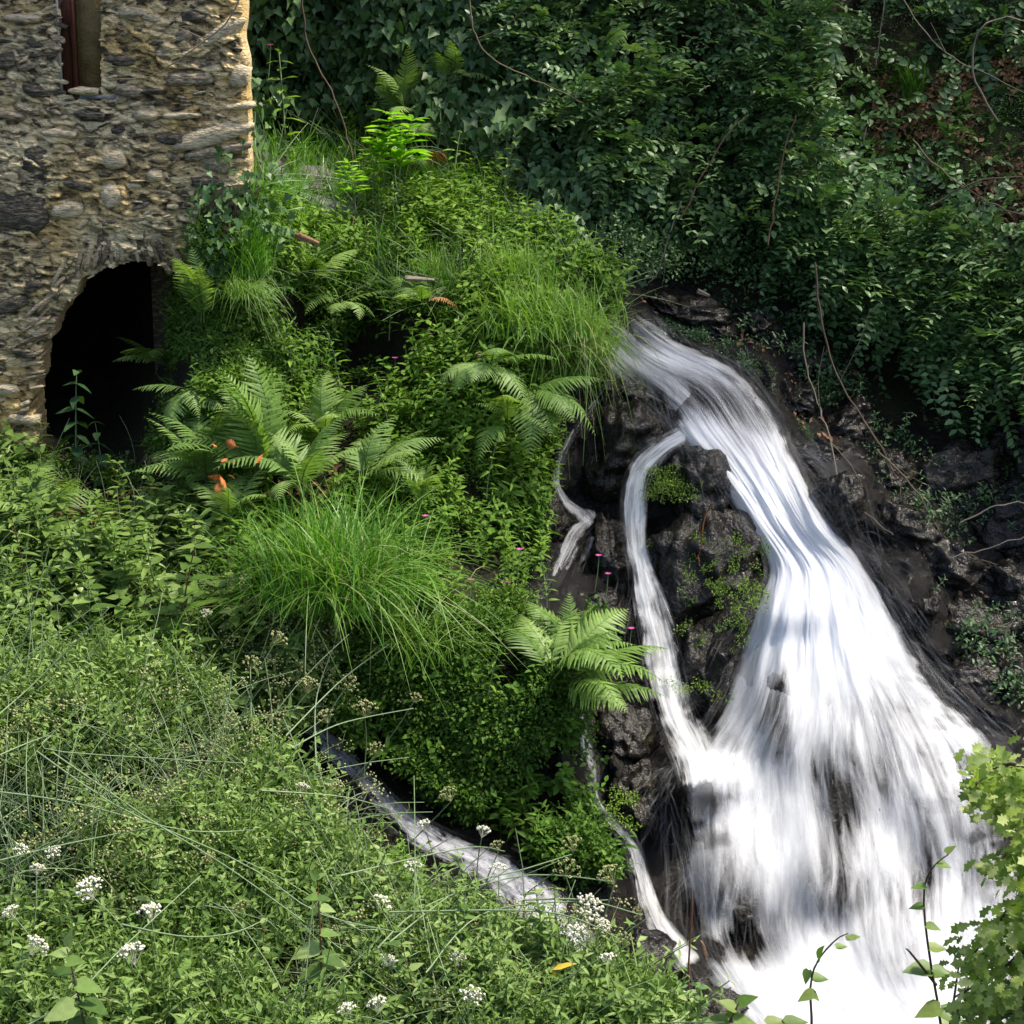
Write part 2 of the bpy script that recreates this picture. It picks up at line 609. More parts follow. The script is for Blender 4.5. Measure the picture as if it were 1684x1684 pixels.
LEAF = {
    'oval': (np.array([[0, 0, 0], [.28, .38, .07], [0, .42, 0], [-.28, .38, .07], [.2, .72, .02], [-.2, .72, .02], [0, 1, -.1]]),
             np.array([[0, 1, 2], [0, 2, 3], [2, 1, 4], [2, 5, 3], [2, 4, 6], [2, 6, 5]])),
    'lance': (np.array([[0, 0, 0], [.13, .3, .03], [-.13, .3, .03], [0, .35, 0], [.1, .65, -.02], [-.1, .65, -.02], [0, 1, -.18]]),
              np.array([[0, 1, 3], [0, 3, 2], [3, 1, 4], [3, 5, 2], [3, 4, 6], [3, 6, 5]])),
    'tiny': (np.array([[0, 0, 0], [.26, .5, .06], [-.26, .5, .06], [0, 1, -.08]]), np.array([[0, 1, 3], [0, 3, 2]])),
    'ivy': fan(sym([(0, .0), (.30, -.16), (.52, .18), (.34, .36), (.22, .62), (0, 1)]), .18, .04, .25),
    'heart': fan(sym([(0, .04), (.2, -.05), (.38, .15), (.36, .42), (.18, .76), (0, 1.05)]), .22, .03, .3),
    'oak': fan(sym([(0, 0), (.1, .12), (.24, .2), (.14, .34), (.36, .46), (.2, .56), (.34, .76), (.15, .82), (0, 1)]), .15, .04, .5),
    'nettle': fan(sym([(0, 0), (.2, .1), (.30, .3), (.22, .55), (.12, .78), (0, 1)]), .2, .02, .35),
}
OCTA = (np.array([[1, 0, 0], [-1, 0, 0], [0, 1, 0], [0, -1, 0], [0, 0, 1], [0, 0, -1.]]),
        np.array([[0, 2, 4], [2, 1, 4], [1, 3, 4], [3, 0, 4], [2, 0, 5], [1, 2, 5], [3, 1, 5], [0, 3, 5]]))


def merge(tmpls, Pn, Rm, S, rnd):
    """every placement of templates merged into arrays (V, F lists, rnd). tmpls: list of (V, F list, r)"""
    k = rng.integers(0, len(tmpls), len(Pn))
    Vs, F3, F4, rs = [], [], [], []
    base = 0
    for t, (V, F, r) in enumerate(tmpls):
        sel = np.where(k == t)[0]
        if not len(sel):
            continue
        vv = np.einsum('nij,vj->nvi', Rm[sel], V) * S[sel][:, None, None] + Pn[sel][:, None]
        nv = len(V)
        off = (base + np.arange(len(sel)) * nv)[:, None, None]
        for f in F:
            (F3 if f.shape[1] == 3 else F4).append((f[None] + off).reshape(-1, f.shape[1]))
        Vs.append(vv.reshape(-1, 3))
        rs.append(np.clip(rnd[sel][:, None] + (r - .5)[None], 0, 1).ravel())
        base += nv * len(sel)
    F = []
    if F3:
        F.append(np.vstack(F3))
    if F4:
        F.append(np.vstack(F4))
    return np.vstack(Vs), F, np.concatenate(rs)


def leaf_t(kind):
    v, f = LEAF[kind]
    return (v, [f], np.full(len(v), .5))


# ------------------------------------------------------------------ the hillside
CTRL = np.array([
    (-400, -400, 20), (400, -400, 20), (1000, -400, 20), (1600, -400, 19.5), (2100, -400, 18.5),
    (430, 0, 18.8), (700, 0, 18.8), (950, 0, 18.6), (430, 230, 18.4), (700, 230, 18.2), (900, 250, 17.8),
    (500, 300, 17.6), (560, 340, 17.2), (450, 380, 16.6),
    (0, 0, 19), (-400, 300, 18.4), (0, 300, 18.4), (200, 450, 17.5), (200, 600, 17.2), (200, 700, 16.5), (100, 765, 15.25), (0, 780, 15.15), (-400, 800, 15),
    (425, 310, 15.25), (400, 400, 15.05), (360, 470, 15.0), (325, 560, 14.95), (300, 660, 14.8), (270, 740, 14.8), (240, 560, 16.9), (420, 600, 15.0), (300, 790, 14.75), (470, 400, 15.9),
    (600, 400, 16.8), (800, 400, 16.6), (500, 480, 16.0), (700, 480, 16.0), (880, 470, 16.0), (950, 480, 16.1),
    (600, 560, 16.0), (500, 560, 15.9), (600, 640, 15.6), (760, 600, 15.3), (860, 600, 15.3), (900, 680, 15.3),
    (450, 700, 14.9), (450, 800, 14.4), (700, 750, 14.6), (820, 760, 14.7), (550, 880, 13.9), (750, 900, 14.0), (850, 900, 14.3),
    (400, 950, 13.5), (550, 1020, 13.2), (750, 1050, 13.2), (850, 1050, 13.4), (930, 1080, 13.5),
    (700, 1200, 12.9), (850, 1200, 12.8), (930, 1250, 12.9), (800, 1350, 12.6), (930, 1380, 12.6),
    (560, 1250, 12.9), (650, 1350, 12.5), (750, 1430, 12.1), (880, 1500, 11.8), (950, 1560, 11.6), (1050, 1600, 11.5),
    (0, 850, 14.5), (200, 850, 14.3), (100, 1000, 13.2), (300, 1000, 13.3), (0, 1150, 12.1), (300, 1150, 12.4), (0, 1684, 9.8), (400, 1500, 11.0),
    (-400, 1684, 9.8), (-400, 1150, 12.1), (450, 1684, 10.3), (700, 1684, 10.8), (0, 2100, 8.5), (900, 2100, 9.3), (900, 1684, 10.9),
    (1000, 560, 16.1), (950, 640, 15.6), (1000, 720, 15.4), (960, 850, 15.0), (1050, 800, 15.0), (1150, 750, 15.0), (1150, 900, 14.5), (1150, 1050, 14.0),
    (1120, 1180, 13.6), (1000, 950, 14.5), (950, 1000, 14.1), (1000, 1150, 13.5), (1000, 1300, 12.9), (1020, 1400, 12.6), (1050, 1500, 12.3),
    (1060, 540, 16.1), (1100, 620, 15.7), (1200, 620, 15.7), (1200, 700, 15.3), (1280, 740, 15.2), (1250, 850, 14.7), (1340, 880, 14.6), (1330, 970, 14.2),
    (1340, 1050, 13.9), (1300, 1200, 13.4), (1450, 1200, 13.4), (1300, 1300, 13.1), (1450, 1350, 13.0), (1150, 1300, 13.0), (1150, 1400, 12.8), (1350, 1450, 12.6),
    (1200, 1500, 12.4), (1550, 1450, 12.7), (1350, 1550, 12.1), (1600, 1300, 13.2), (1250, 1620, 11.7), (1450, 1620, 11.7), (1300, 1684, 11.35),
    (1684, 1600, 11.9), (1684, 1684, 11.5), (1400, 2100, 9.4), (2100, 2100, 9.4), (2100, 1684, 11.4),
    (1150, 480, 16.8), (1250, 530, 16.6), (1350, 650, 16.2), (1450, 750, 15.7), (1500, 600, 16.8), (1684, 600, 16.5), (1684, 750, 15.9), (1550, 900, 15.1),
    (1684, 950, 15.1), (1600, 1080, 14.4), (1684, 1180, 13.9), (2100, 700, 15.6), (2100, 1100, 14.2), (1300, 300, 17.5), (1300, 450, 17.2), (1600, 300, 17.2),
    (1684, 0, 18.2), (1300, 0, 18.6), (1684, 400, 16.9), (2100, 200, 17)], float)


class RBF:
    def __init__(self, c):
        self.x = c[:, :2] / 1000
        n = len(c)
        A = np.zeros((n + 3, n + 3))
        A[:n, :n] = self.phi(self.x, self.x) + np.eye(n) * 2e-4
        A[:n, n] = 1
        A[:n, n + 1:] = self.x
        A[n:, :n] = A[:n, n:].T
        self.w = np.linalg.solve(A, np.concatenate([c[:, 2], [0, 0, 0]]))

    def phi(self, a, b):
        r2 = ((a[:, None] - b[None]) ** 2).sum(-1)
        return .5 * r2 * np.log(np.maximum(r2, 1e-12))

    def __call__(self, px, py):
        q = np.stack([np.ravel(px), np.ravel(py)], -1) / 1000
        n = len(self.x)
        out = np.empty(len(q))
        for i in range(0, len(q), 40000):
            s = q[i:i + 40000]
            out[i:i + 40000] = self.phi(s, self.x) @ self.w[:n] + self.w[n] + s @ self.w[n + 1:]
        return out.reshape(np.shape(px))


def seg_dist(px, py, line):
    d = np.full(np.shape(px), 1e9)
    for (x1, y1), (x2, y2) in zip(line[:-1], line[1:]):
        vx, vy = x2 - x1, y2 - y1
        t = np.clip(((px - x1) * vx + (py - y1) * vy) / (vx * vx + vy * vy), 0, 1)
        d = np.minimum(d, np.hypot(px - x1 - t * vx, py - y1 - t * vy))
    return d


FAN_ = [((960, 575), (1035, 500)), ((1105, 722), (1290, 690)), ((1258, 930), (1430, 930)), ((1165, 1170), (1590, 1155)), ((1090, 1440), (1730, 1430)), ((1130, 1610), (1745, 1610)), ((1280, 1800), (1760, 1800))]


GULLY_ = [(520, 1210), (600, 1290), (660, 1360), (760, 1410), (850, 1465), (930, 1510), (1050, 1600)]
LEFT_ = [(950, 1170), (975, 1265), (1000, 1345), (1050, 1430), (1095, 1540)]


class Surf:
    def __init__(self, rbf, x0, x1, y0, y1, step, wetf, bumps=(), rough=(.10, .05)):
        self.x0, self.y0, self.step = x0, y0, step
        xs = np.arange(x0, x1 + 1, step)
        ys = np.arange(y0, y1 + 1, step)
        X, Yp = np.meshgrid(xs, ys)
        self.X, self.Yp = X, Yp
        D = rbf(X, Yp)
        self.D0 = D.copy()
        for bx, by, rx, ry, amp in bumps:
            g = np.exp(-(((X - bx) / rx) ** 2 + ((Yp - by) / ry) ** 2) ** 1.3)
            D = D + g * amp
            self.D0 = self.D0 + g * amp * .85
        base = P(X, Yp, D)
        wet = wetf(X, Yp)
        nr = fbm(base * 1.9, 5, 3, True)
        nb = vnoise(base * np.array([1.2, 1.2, 2.2]), 91)
        ns = fbm(base * 2.4, 4, 17)
        inf = ((X > np.interp(Yp, [r[0][1] for r in FAN_], [r[0][0] for r in FAN_])) & (X < np.interp(Yp, [r[1][1] for r in FAN_], [r[1][0] for r in FAN_])) & (Yp > 540)) * 1.0
        wk = 1.25 - .85 * inf
        wk = np.where((seg_dist(X, Yp, GULLY_) < 75) | (seg_dist(X, Yp, LEFT_) < 32), .3, wk)
        nf = fbm(base * np.array([7.0, 7.0, 3.5]), 4, 29, True)
        D = D - (wet * wk * (nr * rough[0] * 1.9 + nb * .20 + nf * .035) + (1 - wet) * ns * rough[1] * 2)
        self.wet = wet
        self.G = P(X, Yp, D)
        self.G0 = P(X, Yp, self.D0)
        self.Nn = self._nrm(self.G0)
        self.ny, self.nx = X.shape

    def _nrm(self, G):
        gx = np.gradient(G, axis=1)
        gy = np.gradient(G, axis=0)
        n = unit(np.cross(gx, gy))
        s = np.sign(((CAM - G) * n).sum(-1, keepdims=True))
        return n * s

    def _bil(self, A, px, py):
        fx = np.clip((np.asarray(px, float) - self.x0) / self.step, 0, self.nx - 1.001)
        fy = np.clip((np.asarray(py, float) - self.y0) / self.step, 0, self.ny - 1.001)
        i, j = fx.astype(int), fy.astype(int)
        u, v = (fx - i)[..., None], (fy - j)[..., None]
        return A[j, i] * (1 - u) * (1 - v) + A[j, i + 1] * u * (1 - v) + A[j + 1, i] * (1 - u) * v + A[j + 1, i + 1] * u * v

    def at(self, px, py):
        return self._bil(self.G, px, py)

    def smooth(self, px, py):
        return self._bil(self.G0, px, py)

    def n(self, px, py):
        return unit(self._bil(self.Nn, px, py))

    def mesh(self, name, mat, mask=None):
        idx = np.arange(self.ny * self.nx).reshape(self.ny, self.nx)
        q = np.stack([idx[:-1, :-1], idx[1:, :-1], idx[1:, 1:], idx[:-1, 1:]], -1)
        if mask is not None:
            q = q[mask[:-1, :-1]]
        q = q.reshape(-1, 4)
        V = self.G.reshape(-1, 3)
        used, inv = np.unique(q, return_inverse=True)
        return mesh_np(name, V[used], inv.reshape(-1, 4), mat, attrs={'wet': self.wet.ravel()[used]})


FALL_LINE = [(985, 520), (1100, 590), (1200, 680), (1290, 850), (1350, 1000), (1400, 1200), (1400, 1500), (1400, 1800)]
SIDE_LINE = [(1100, 720), (1040, 830), (1060, 960), (1100, 1150), (1150, 1260)]
LEFT_LINE = [(1000, 640), (920, 760), (960, 850), (890, 980), (950, 1180), (1000, 1330), (1080, 1480), (1130, 1560)]
GULLY = [(520, 1210), (600, 1290), (660, 1360), (760, 1410), (850, 1465), (930, 1510), (1050, 1600)]


def wetf(X, Y):
    d = np.minimum(seg_dist(X, Y, FALL_LINE) - np.interp(Y, [500, 900, 1200, 1684], [110, 190, 330, 330]), seg_dist(X, Y, SIDE_LINE) - 110)
    d = np.minimum(d, seg_dist(X, Y, LEFT_LINE) - 60)
    d = np.minimum(d, seg_dist(X, Y, GULLY) - 45)
    d = np.minimum(d, seg_dist(X, Y, [(1450, 850), (1684, 1100)]) - 130)
    return np.clip(1 - d / 60, 0, 1)


BUMPS = [  # rock lumps under the falling water: px, py, rx, ry, metres towards the camera
    (1290, 1000, 90, 40, -.15), (1140, 1290, 55, 50, -.32), (1195, 1440, 60, 75, -.38), (1285, 1190, 45, 80, -.20), (1385, 1450, 80, 70, -.34),
    (1390, 1290, 45, 90, -.10), (1530, 1330, 90, 90, -.15), (1480, 1560, 80, 60, -.2), (1370, 830, 50, 60, -.30), (1150, 1620, 60, 40, .15),
    (1240, 1540, 40, 50, .15), (600, 600, 60, 50, .35), (540, 520, 60, 30, .2), (1560, 1180, 70, 60, -.12)]
A = Surf(RBF(CTRL), -420, 2100, -420, 2100, 6, wetf, BUMPS)
link('hillside_terrain', A.mesh('hillside_terrain', M['ground']), kind='structure')

# the near bank, its crest running diagonally from the middle left down to the bottom
CREST = [(-420, 1090), (0, 1130), (300, 1160), (430, 1268), (500, 1355), (560, 1422), (700, 1520), (850, 1585), (960, 1608), (1020, 1650), (1060, 1730), (1120, 1900), (1180, 2110)]
CB = np.array([(-420, 1090, 12.0), (0, 1130, 11.85), (300, 1160, 11.8), (430, 1225, 11.5), (560, 1345, 11.0), (700, 1445, 10.45), (850, 1515, 10.0), (960, 1560, 9.7),
               (1020, 1640, 9.35), (1060, 1720, 9.0), (1180, 2110, 7.5), (0, 1400, 10.3), (400, 1450, 10.1), (0, 1684, 9.1), (500, 1684, 9.05), (-420, 1684, 9.1), (0, 2110, 7.6),
               (-420, 2110, 7.6), (700, 2110, 7.5), (-420, 1400, 10.3), (800, 1684, 9.15)], float)
B = Surf(RBF(CB), -420, 1200, 1000, 2110, 8, lambda X, Y: X * 0, (), (.1, .13))
def off_crest(px, py):
    """tall plants keep back from the crest over the stream"""
    return ~((px > 420) & (px < 960) & (py < np.interp(px, [c[0] for c in CREST], [c[1] for c in CREST]) + 44))


cx = np.array([c[0] for c in CREST])
cy = np.array([c[1] for c in CREST])
BP = CREST + [(-420, 2120)]


def bank_mesh():
    """the bank surface down to its crest, rolled over behind it down to the stream bed"""
    t = np.linspace(0, 1, 160)
    cl = np.cumsum(np.concatenate([[0], np.hypot(np.diff(cx), np.diff(cy))]))
    ex, ey = np.interp(t * cl[-1], cl, cx), np.interp(t * cl[-1], cl, cy)
    rows = []
    # from the outer bottom-left corner towards the crest
    ax, ay = -420, 2112
    for s in np.linspace(0, 1, 110):
        rows.append(B.at(ax + (ex - ax) * s, ay + (ey - ay) * s))
    top = rows[-1]
    out = np.stack([np.full(160, .35), np.full(160, .9), np.zeros(160)], -1)
    for k, (o, dz) in enumerate([(.12, -.04), (.25, -.16), (.38, -.4), (.5, -.8), (.62, -1.3), (.8, -2.2)]):
        q = top + out * o + np.array([0, 0, dz])
        q = q + (fbm(q * 3, 3, 50 + k)[:, None]) * .06
        rows.append(q)
    G = np.stack(rows)
    n, m = G.shape[:2]
    idx = np.arange(n * m).reshape(n, m)
    F = np.stack([idx[:-1, :-1], idx[1:, :-1], idx[1:, 1:], idx[:-1, 1:]], -1).reshape(-1, 4)
    return mesh_np('near_bank_terrain', G.reshape(-1, 3), F, M['ground'], attrs={'wet': np.zeros(n * m)})


link('near_bank_terrain', bank_mesh(), kind='structure')

# ------------------------------------------------------------------ the stone building
WX, WY = -2.085, 15.3                       # right-hand corner
WD = np.array([-1.0, -0.055, 0])            # along the face, to the left
WD = WD / np.linalg.norm(WD)
WN = np.array([WD[1], -WD[0], 0])
WN = WN if WN[1] < 0 else -WN               # outward, towards the stream
W0 = np.array([WX, WY, 0.0])


def wall_uv(px, py):
    """photo pixel -> (s metres left of the corner, z)"""
    d = P(px, py, 1.0) - CAM
    t = ((W0 - CAM) @ WN) / (d @ WN)
    q = CAM + d * np.expand_dims(t, -1)
    return (q - W0) @ WD, q[..., 2]


def wall_pt(s, z, off=0.0):
    s, z, off = np.broadcast_arrays(s, z, off)
    return W0[None] + s[..., None] * WD + z[..., None] * np.array([0, 0, 1.0]) + off[..., None] * WN


ARCH_PX = [(58, 800), (58, 735), (58, 650), (66, 588), (90, 530), (122, 482), (160, 447), (205, 431), (255, 433), (295, 452), (325, 490), (345, 545), (352, 640), (352, 800)]
ARCH = [tuple(float(v) for v in wall_uv(a, b)) for a, b in ARCH_PX]
WIN_PX = [(101, -170), (101, 152), (165, 165), (165, -170)]
WIN = [tuple(float(v) for v in wall_uv(a, b)) for a, b in WIN_PX]

building = thing('stone_building', 'old rubble stone mill building with dark arched opening beside the waterfall', 'building', W0 + np.array([-1.5, 1, 2.4]))
BL = np.array(building.location)


def part(name, me, parent, **k):
    """mesh in world coordinates under a parent whose matrix is a pure translation"""
    off = np.array(parent.location, dtype=float)
    pp = parent.parent
    while pp:
        off = off + np.array(pp.location)
        pp = pp.parent
    return link(name, me, parent, loc=-off, **k)


def cells(x, z, cw, ch, seed):
    """irregular cells: distance to the two nearest jittered points and a number per cell"""
    gx, gz = x / cw, z / ch
    ix, iz = np.floor(gx).astype(int), np.floor(gz).astype(int)
    d1 = np.full(x.shape, 9.0)
    d2 = np.full(x.shape, 9.0)
    cid = np.zeros(x.shape)
    tx = np.zeros(x.shape)
    tz = np.zeros(x.shape)
    for a in (-1, 0, 1):
        for b in (-1, 0, 1):
            jx = ix + a + _hash(ix + a, iz + b, ix * 0, seed)
            jz = iz + b + _hash(ix + a, iz + b, ix * 0 + 1, seed)
            d = np.hypot(gx - jx, gz - jz)
            near_ = d < d1
            d2 = np.where(near_, d1, np.minimum(d2, d))
            cid = np.where(near_, _hash(ix + a, iz + b, ix * 0 + 2, seed), cid)
            tx = np.where(near_, gx - jx, tx)
            tz = np.where(near_, gz - jz, tz)
            d1 = np.where(near_, d, d1)
    return d1, d2, cid, tx, tz


def build_wall():
    st = .011
    ss = np.arange(0, 3.2, st)
    zs = np.arange(1.9, 6.9, st)
    S, Z = np.meshgrid(ss, zs)
    jx = fbm(np.stack([S * 9, Z * 0, Z * 9], -1), 3, 5) * .04
    hole = inpoly(S + jx, Z + jx, ARCH) | inpoly(S, Z, WIN)
    q = np.stack([S * 6, S * 0, Z * 11], -1)
    wx = fbm(np.stack([S * 5, S * 0, Z * 5], -1), 3, 41) * .06
    wz = fbm(np.stack([S * 5, S * 0 + 9, Z * 8], -1), 3, 43) * .05
    # courses tip towards the arch near it, radial round its crown
    a1, a2, c1, tx1, tz1 = cells(S + wx + Z * .12, Z + wz - S * .10, .15, .055, 5)
    b1, b2, c2, tx2, tz2 = cells(S + wx * 1.4, Z + wz * 1.3 - S * .2, .055, .022, 9)
    g1 = np.clip((a2 - a1) / .28, 0, 1)
    g2 = np.clip((b2 - b1) / .3, 0, 1)
    off = (c1 - .4) * .045 * g1 + tz1 * .014 * g1 + (c2 - .4) * .022 * g2 + tz2 * .008 * g2 + fbm(q * 2.2, 4, 21) * .012 + vnoise(q * .2, 4) * .03
    edge = np.clip(S / .05, 0, 1)
    off = off * edge - (1 - edge) * .02
    tone = np.clip(c1 * g1 * .62 + c2 * .38 + fbm(q * .5, 3, 71) * .25, 0, 1)
    G = wall_pt(S - (1 - edge) * fbm(np.stack([Z * 5, Z * 0, Z * 0], -1), 3, 77) * .03, Z - np.maximum(off, 0) * .5, off)
    ny, nx = S.shape
    idx = np.arange(ny * nx).reshape(ny, nx)
    cell = ~(hole[:-1, :-1] | hole[1:, :-1] | hole[1:, 1:] | hole[:-1, 1:])
    F = np.stack([idx[:-1, :-1], idx[:-1, 1:], idx[1:, 1:], idx[1:, :-1]], -1)[cell]
    V = [G.reshape(-1, 3)]
    F = [F]
    # soffits: every boundary edge of the face pulled back into the wall
    pad = np.pad(cell, 1)
    quads, ev = [], []
    nb = ny * nx
    depth = .5
    cnt = nb

    def edge_quads(mask, a, b):
        nonlocal cnt
        A_, B_ = a[mask], b[mask]
        k = len(A_)
        va = V[0][A_] - WN * depth
        vb = V[0][B_] - WN * depth
        V.append(va)
        V.append(vb)
        F.append(np.stack([A_, B_, cnt + k + np.arange(k), cnt + np.arange(k)], -1))
        cnt += 2 * k
    c = pad[1:-1, 1:-1]
    edge_quads(c & ~pad[1:-1, :-2], idx[:-1, :-1], idx[1:, :-1])
    edge_quads(c & ~pad[1:-1, 2:], idx[:-1, 1:], idx[1:, 1:])
    edge_quads(c & ~pad[:-2, 1:-1], idx[:-1, :-1], idx[:-1, 1:])
    edge_quads(c & ~pad[2:, 1:-1], idx[1:, :-1], idx[1:, 1:])
    return mesh_np('wall', np.vstack(V), [np.vstack(F)], M['mortar'], np.concatenate([tone.ravel(), np.full(cnt - nb, .5)]))


wall = part('wall', build_wall(), building)


def box_mesh(name, lo, hi, mat, along=True, faces=None):
    """box in wall coordinates: lo, hi = (s, off, z)"""
    c = [(s, o, z) for s in (lo[0], hi[0]) for o in (lo[1], hi[1]) for z in (lo[2], hi[2])]
    V = np.array([wall_pt(np.array(s), np.array(z), np.array(o)).reshape(3) for s, o, z in c])
    F = [[0, 1, 3, 2], [4, 6, 7, 5], [0, 4, 5, 1], [2, 3, 7, 6], [0, 2, 6, 4], [1, 5, 7, 3]]
    return mesh_np(name, V, np.array(F), mat, smooth=False)


part('side_wall', box_mesh('side_wall', (.52, -3.2, 1.9), (.9, -.76, 6.9), M['mortar']), building)
part('side_wall', box_mesh('side_wall', (2.8, -3.2, 1.9), (3.2, -.76, 6.9), M['mortar']), building)
part('rear_wall', box_mesh('rear_wall', (.52, -3.8, 1.9), (3.2, -3.21, 6.9), M['mortar']), building)
part('roof', box_mesh('roof', (-.05, -4.0, 6.91), (3.4, .12, 7.06), M['slate']), building)
part('ceiling_slab', box_mesh('ceiling_slab', (.91, -3.2, 4.9), (2.79, -.76, 5.0), M['plaster']), building)

# window: red-brown frame post, ochre panel, slate sill
ws = [p[0] for p in WIN]
wz = [p[1] for p in WIN]
sl, sr = max(ws), min(ws)
zb, zt = wz[1], wz[0]
win = link('window', None, building, loc=wall_pt(np.array(sl), np.array(zb)).reshape(3) - BL)
WLc = np.array(win.location) + BL


def wpart(name, lo, hi, mat, parent=win):
    me = box_mesh(name, lo, hi, mat)
    return link(name, me, parent, loc=-(WLc))


wpart('panel', (sr - .02, -.17, zb - .03), (sl - .115, -.10, zt + .1), M['plaster'])
wpart('frame', (sl - .10, -.15, zb - .02), (sl - .012, -.03, zt + .1), M['redwood'])
wpart('frame_board', (sl - .128, -.16, zb - .06), (sl - .102, .012, zt + .1), M['redwood'])
wpart('edge_strip', (sl - .010, -.10, zb), (sl + .006, .012, zt + .1), M['whitewood'])
wpart('sill', (sr - .04, -.16, zb - .05), (sl - .14, .012, zb - .02), M['slate'])


# stones
def stone_shape(seed, n=9):
    r_ = np.random.default_rng(seed)
    ang = np.sort((np.arange(n) + r_.uniform(-.3, .3, n)) * 2 * math.pi / n)
    rad = r_.uniform(.82, 1.12, n)
    # squarish outline
    sq = 1 / np.maximum(np.abs(np.cos(ang)), np.abs(np.sin(ang))) ** .55
    o = np.stack([np.cos(ang) * rad * sq, np.zeros(n), np.sin(ang) * rad * sq], -1) * .5
    rings = []
    for sc_, dy in ((1.04, .6), (1.0, -.15), (.86, -.42), (.5, -.52)):
        q = o * sc_
        q = q + r_.uniform(-.035, .035, q.shape)
        q[:, 1] = dy + r_.uniform(-.09, .09, n) * (dy < 0)
        rings.append(q)
    V = np.vstack(rings + [np.array([[r_.uniform(-.1, .1), -.55, r_.uniform(-.1, .1)]])])
    F4, F3 = [], []
    for k in range(3):
        for i in range(n):
            j = (i + 1) % n
            F4.append([k * n + i, k * n + j, (k + 1) * n + j, (k + 1) * n + i])
    for i in range(n):
        F3.append([3 * n + i, 3 * n + (i + 1) % n, 4 * n])
    return V, [np.array(F3), np.array(F4)]


def sub_smooth_stone(seed):
    """same outline, one more subdivision with small chips"""
    V, F = stone_shape(seed, 10)
    return V, F


stone_meshes = []
for sd_ in range(14):
    V, F = sub_smooth_stone(sd_)
    for tone in (.15, .5, .85):
        stone_meshes.append(mesh_np('stone', V, F, M['stone'], tone, smooth=False))
arch_meshes = []
for sd_ in range(10):
    V, F = sub_smooth_stone(100 + sd_)
    for tone in (.2, .6, .9):
        arch_meshes.append(mesh_np('arch_stone', V, F, M['archstone'], tone, smooth=False))
wall_yaw = math.atan2(WD[1], WD[0]) + math.pi
placed = []
small = []


def add_stone(s, z, w_, h_, tilt, meshes, d=.07, as_part=True, sink=0.0, mi=None):
    me = meshes[rng.integers(0, len(meshes))] if mi is None else meshes[mi]
    loc = wall_pt(np.array(s), np.array(z), np.array(sink)).reshape(3)
    Rm = Matrix.Rotation(wall_yaw, 4, 'Z') @ Matrix.Rotation(tilt, 4, 'Y')
    small.append((w_ * h_, me, loc, Rm, (w_, d, h_)))


# large stones one can point at in the photograph (px, py, width px, height px, tilt)
BIG = [(36, 350, 100, 70, 0.05), (348, 222, 160, 36, -.28), (360, 248, 120, 22, -.22), (312, 130, 100, 26, .02), (282, 228, 60, 24, .1), (183, 322, 40, 46, .1),
       (112, 345, 62, 30, -.1), (200, 100, 62, 20, 0), (368, 50, 84, 30, -.5), (60, 262, 50, 50, .2), (190, 262, 44, 34, -.4), (10, 100, 40, 30, 0), (395, 125, 36, 44, .3),
       (340, 300, 60, 24, .1), (140, 150, 60, 16, 0), (215, 150, 56, 22, .15), (240, 190, 50, 20, 0), (130, 305, 60, 18, .2), (255, 290, 30, 24, 0), (270, 90, 36, 24, 0),
       (300, 60, 40, 22, -.3), (320, 28, 50, 22, .1), (220, 20, 60, 18, 0), (40, 30, 70, 16, 0), (60, 150, 50, 22, .2), (20, 190, 54, 16, .1), (395, 175, 60, 14, -.1),
       (150, 190, 60, 20, .1), (100, 220, 70, 18, .05), (20, 500, 60, 26, -.4), (40, 580, 50, 18, .2), (10, 640, 50, 20, 0), (55, 470, 40, 20, -.5), (40, 690, 60, 20, .1),
       (25, 730, 50, 20, .0), (250, 150, 60, 12, 0), (300, 190, 70, 14, -.05), (-40, 420, 90, 40, 0), (-60, 250, 80, 40, 0), (250, 30, 36, 18, .2)]


def px_w(px, py, wpx):
    a = wall_uv(px - wpx / 2, py)[0] - wall_uv(px + wpx / 2, py)[0]
    return float(a)


for (bx, by, bw, bh, tl) in BIG:
    s, z = wall_uv(bx, by)
    add_stone(float(s), float(z), px_w(bx, by, bw) * .92, px_w(bx, by, bh) * .95, tl, stone_meshes, .10, sink=-.008)
    placed.append((float(s), float(z), px_w(bx, by, bw) * .5, px_w(bx, by, bh) * .5))
# arch ring: thin stones set on edge round the opening
ax_, az_ = wall_uv(215, 640)
rad0 = px_w(215, 500, 276) / 2
for k in range(64):
    a = math.pi * (k + rng.uniform(-.25, .25)) / 63
    base = np.array([float(ax_) + math.cos(a) * rad0 * 1.0, float(az_) + math.sin(a) * rad0 * 1.50 + .03])
    ln = rng.uniform(.10, .30)
    dr = np.array([math.cos(a), math.sin(a) * 1.0])
    dr = dr / np.linalg.norm(dr)
    c_ = base + dr * (ln * .5 + rng.uniform(-.01, .05))
    # s runs to the left, so the tilt is mirrored
    add_stone(c_[0], c_[1], rng.uniform(.022, .055), ln, (math.pi / 2 - a) * .9 + rng.normal(0, .12), arch_meshes, .05, sink=rng.uniform(-.02, .0))
    placed.append((c_[0], c_[1], .03 + abs(math.cos(a)) * ln * .45, .03 + abs(math.sin(a)) * ln * .45))
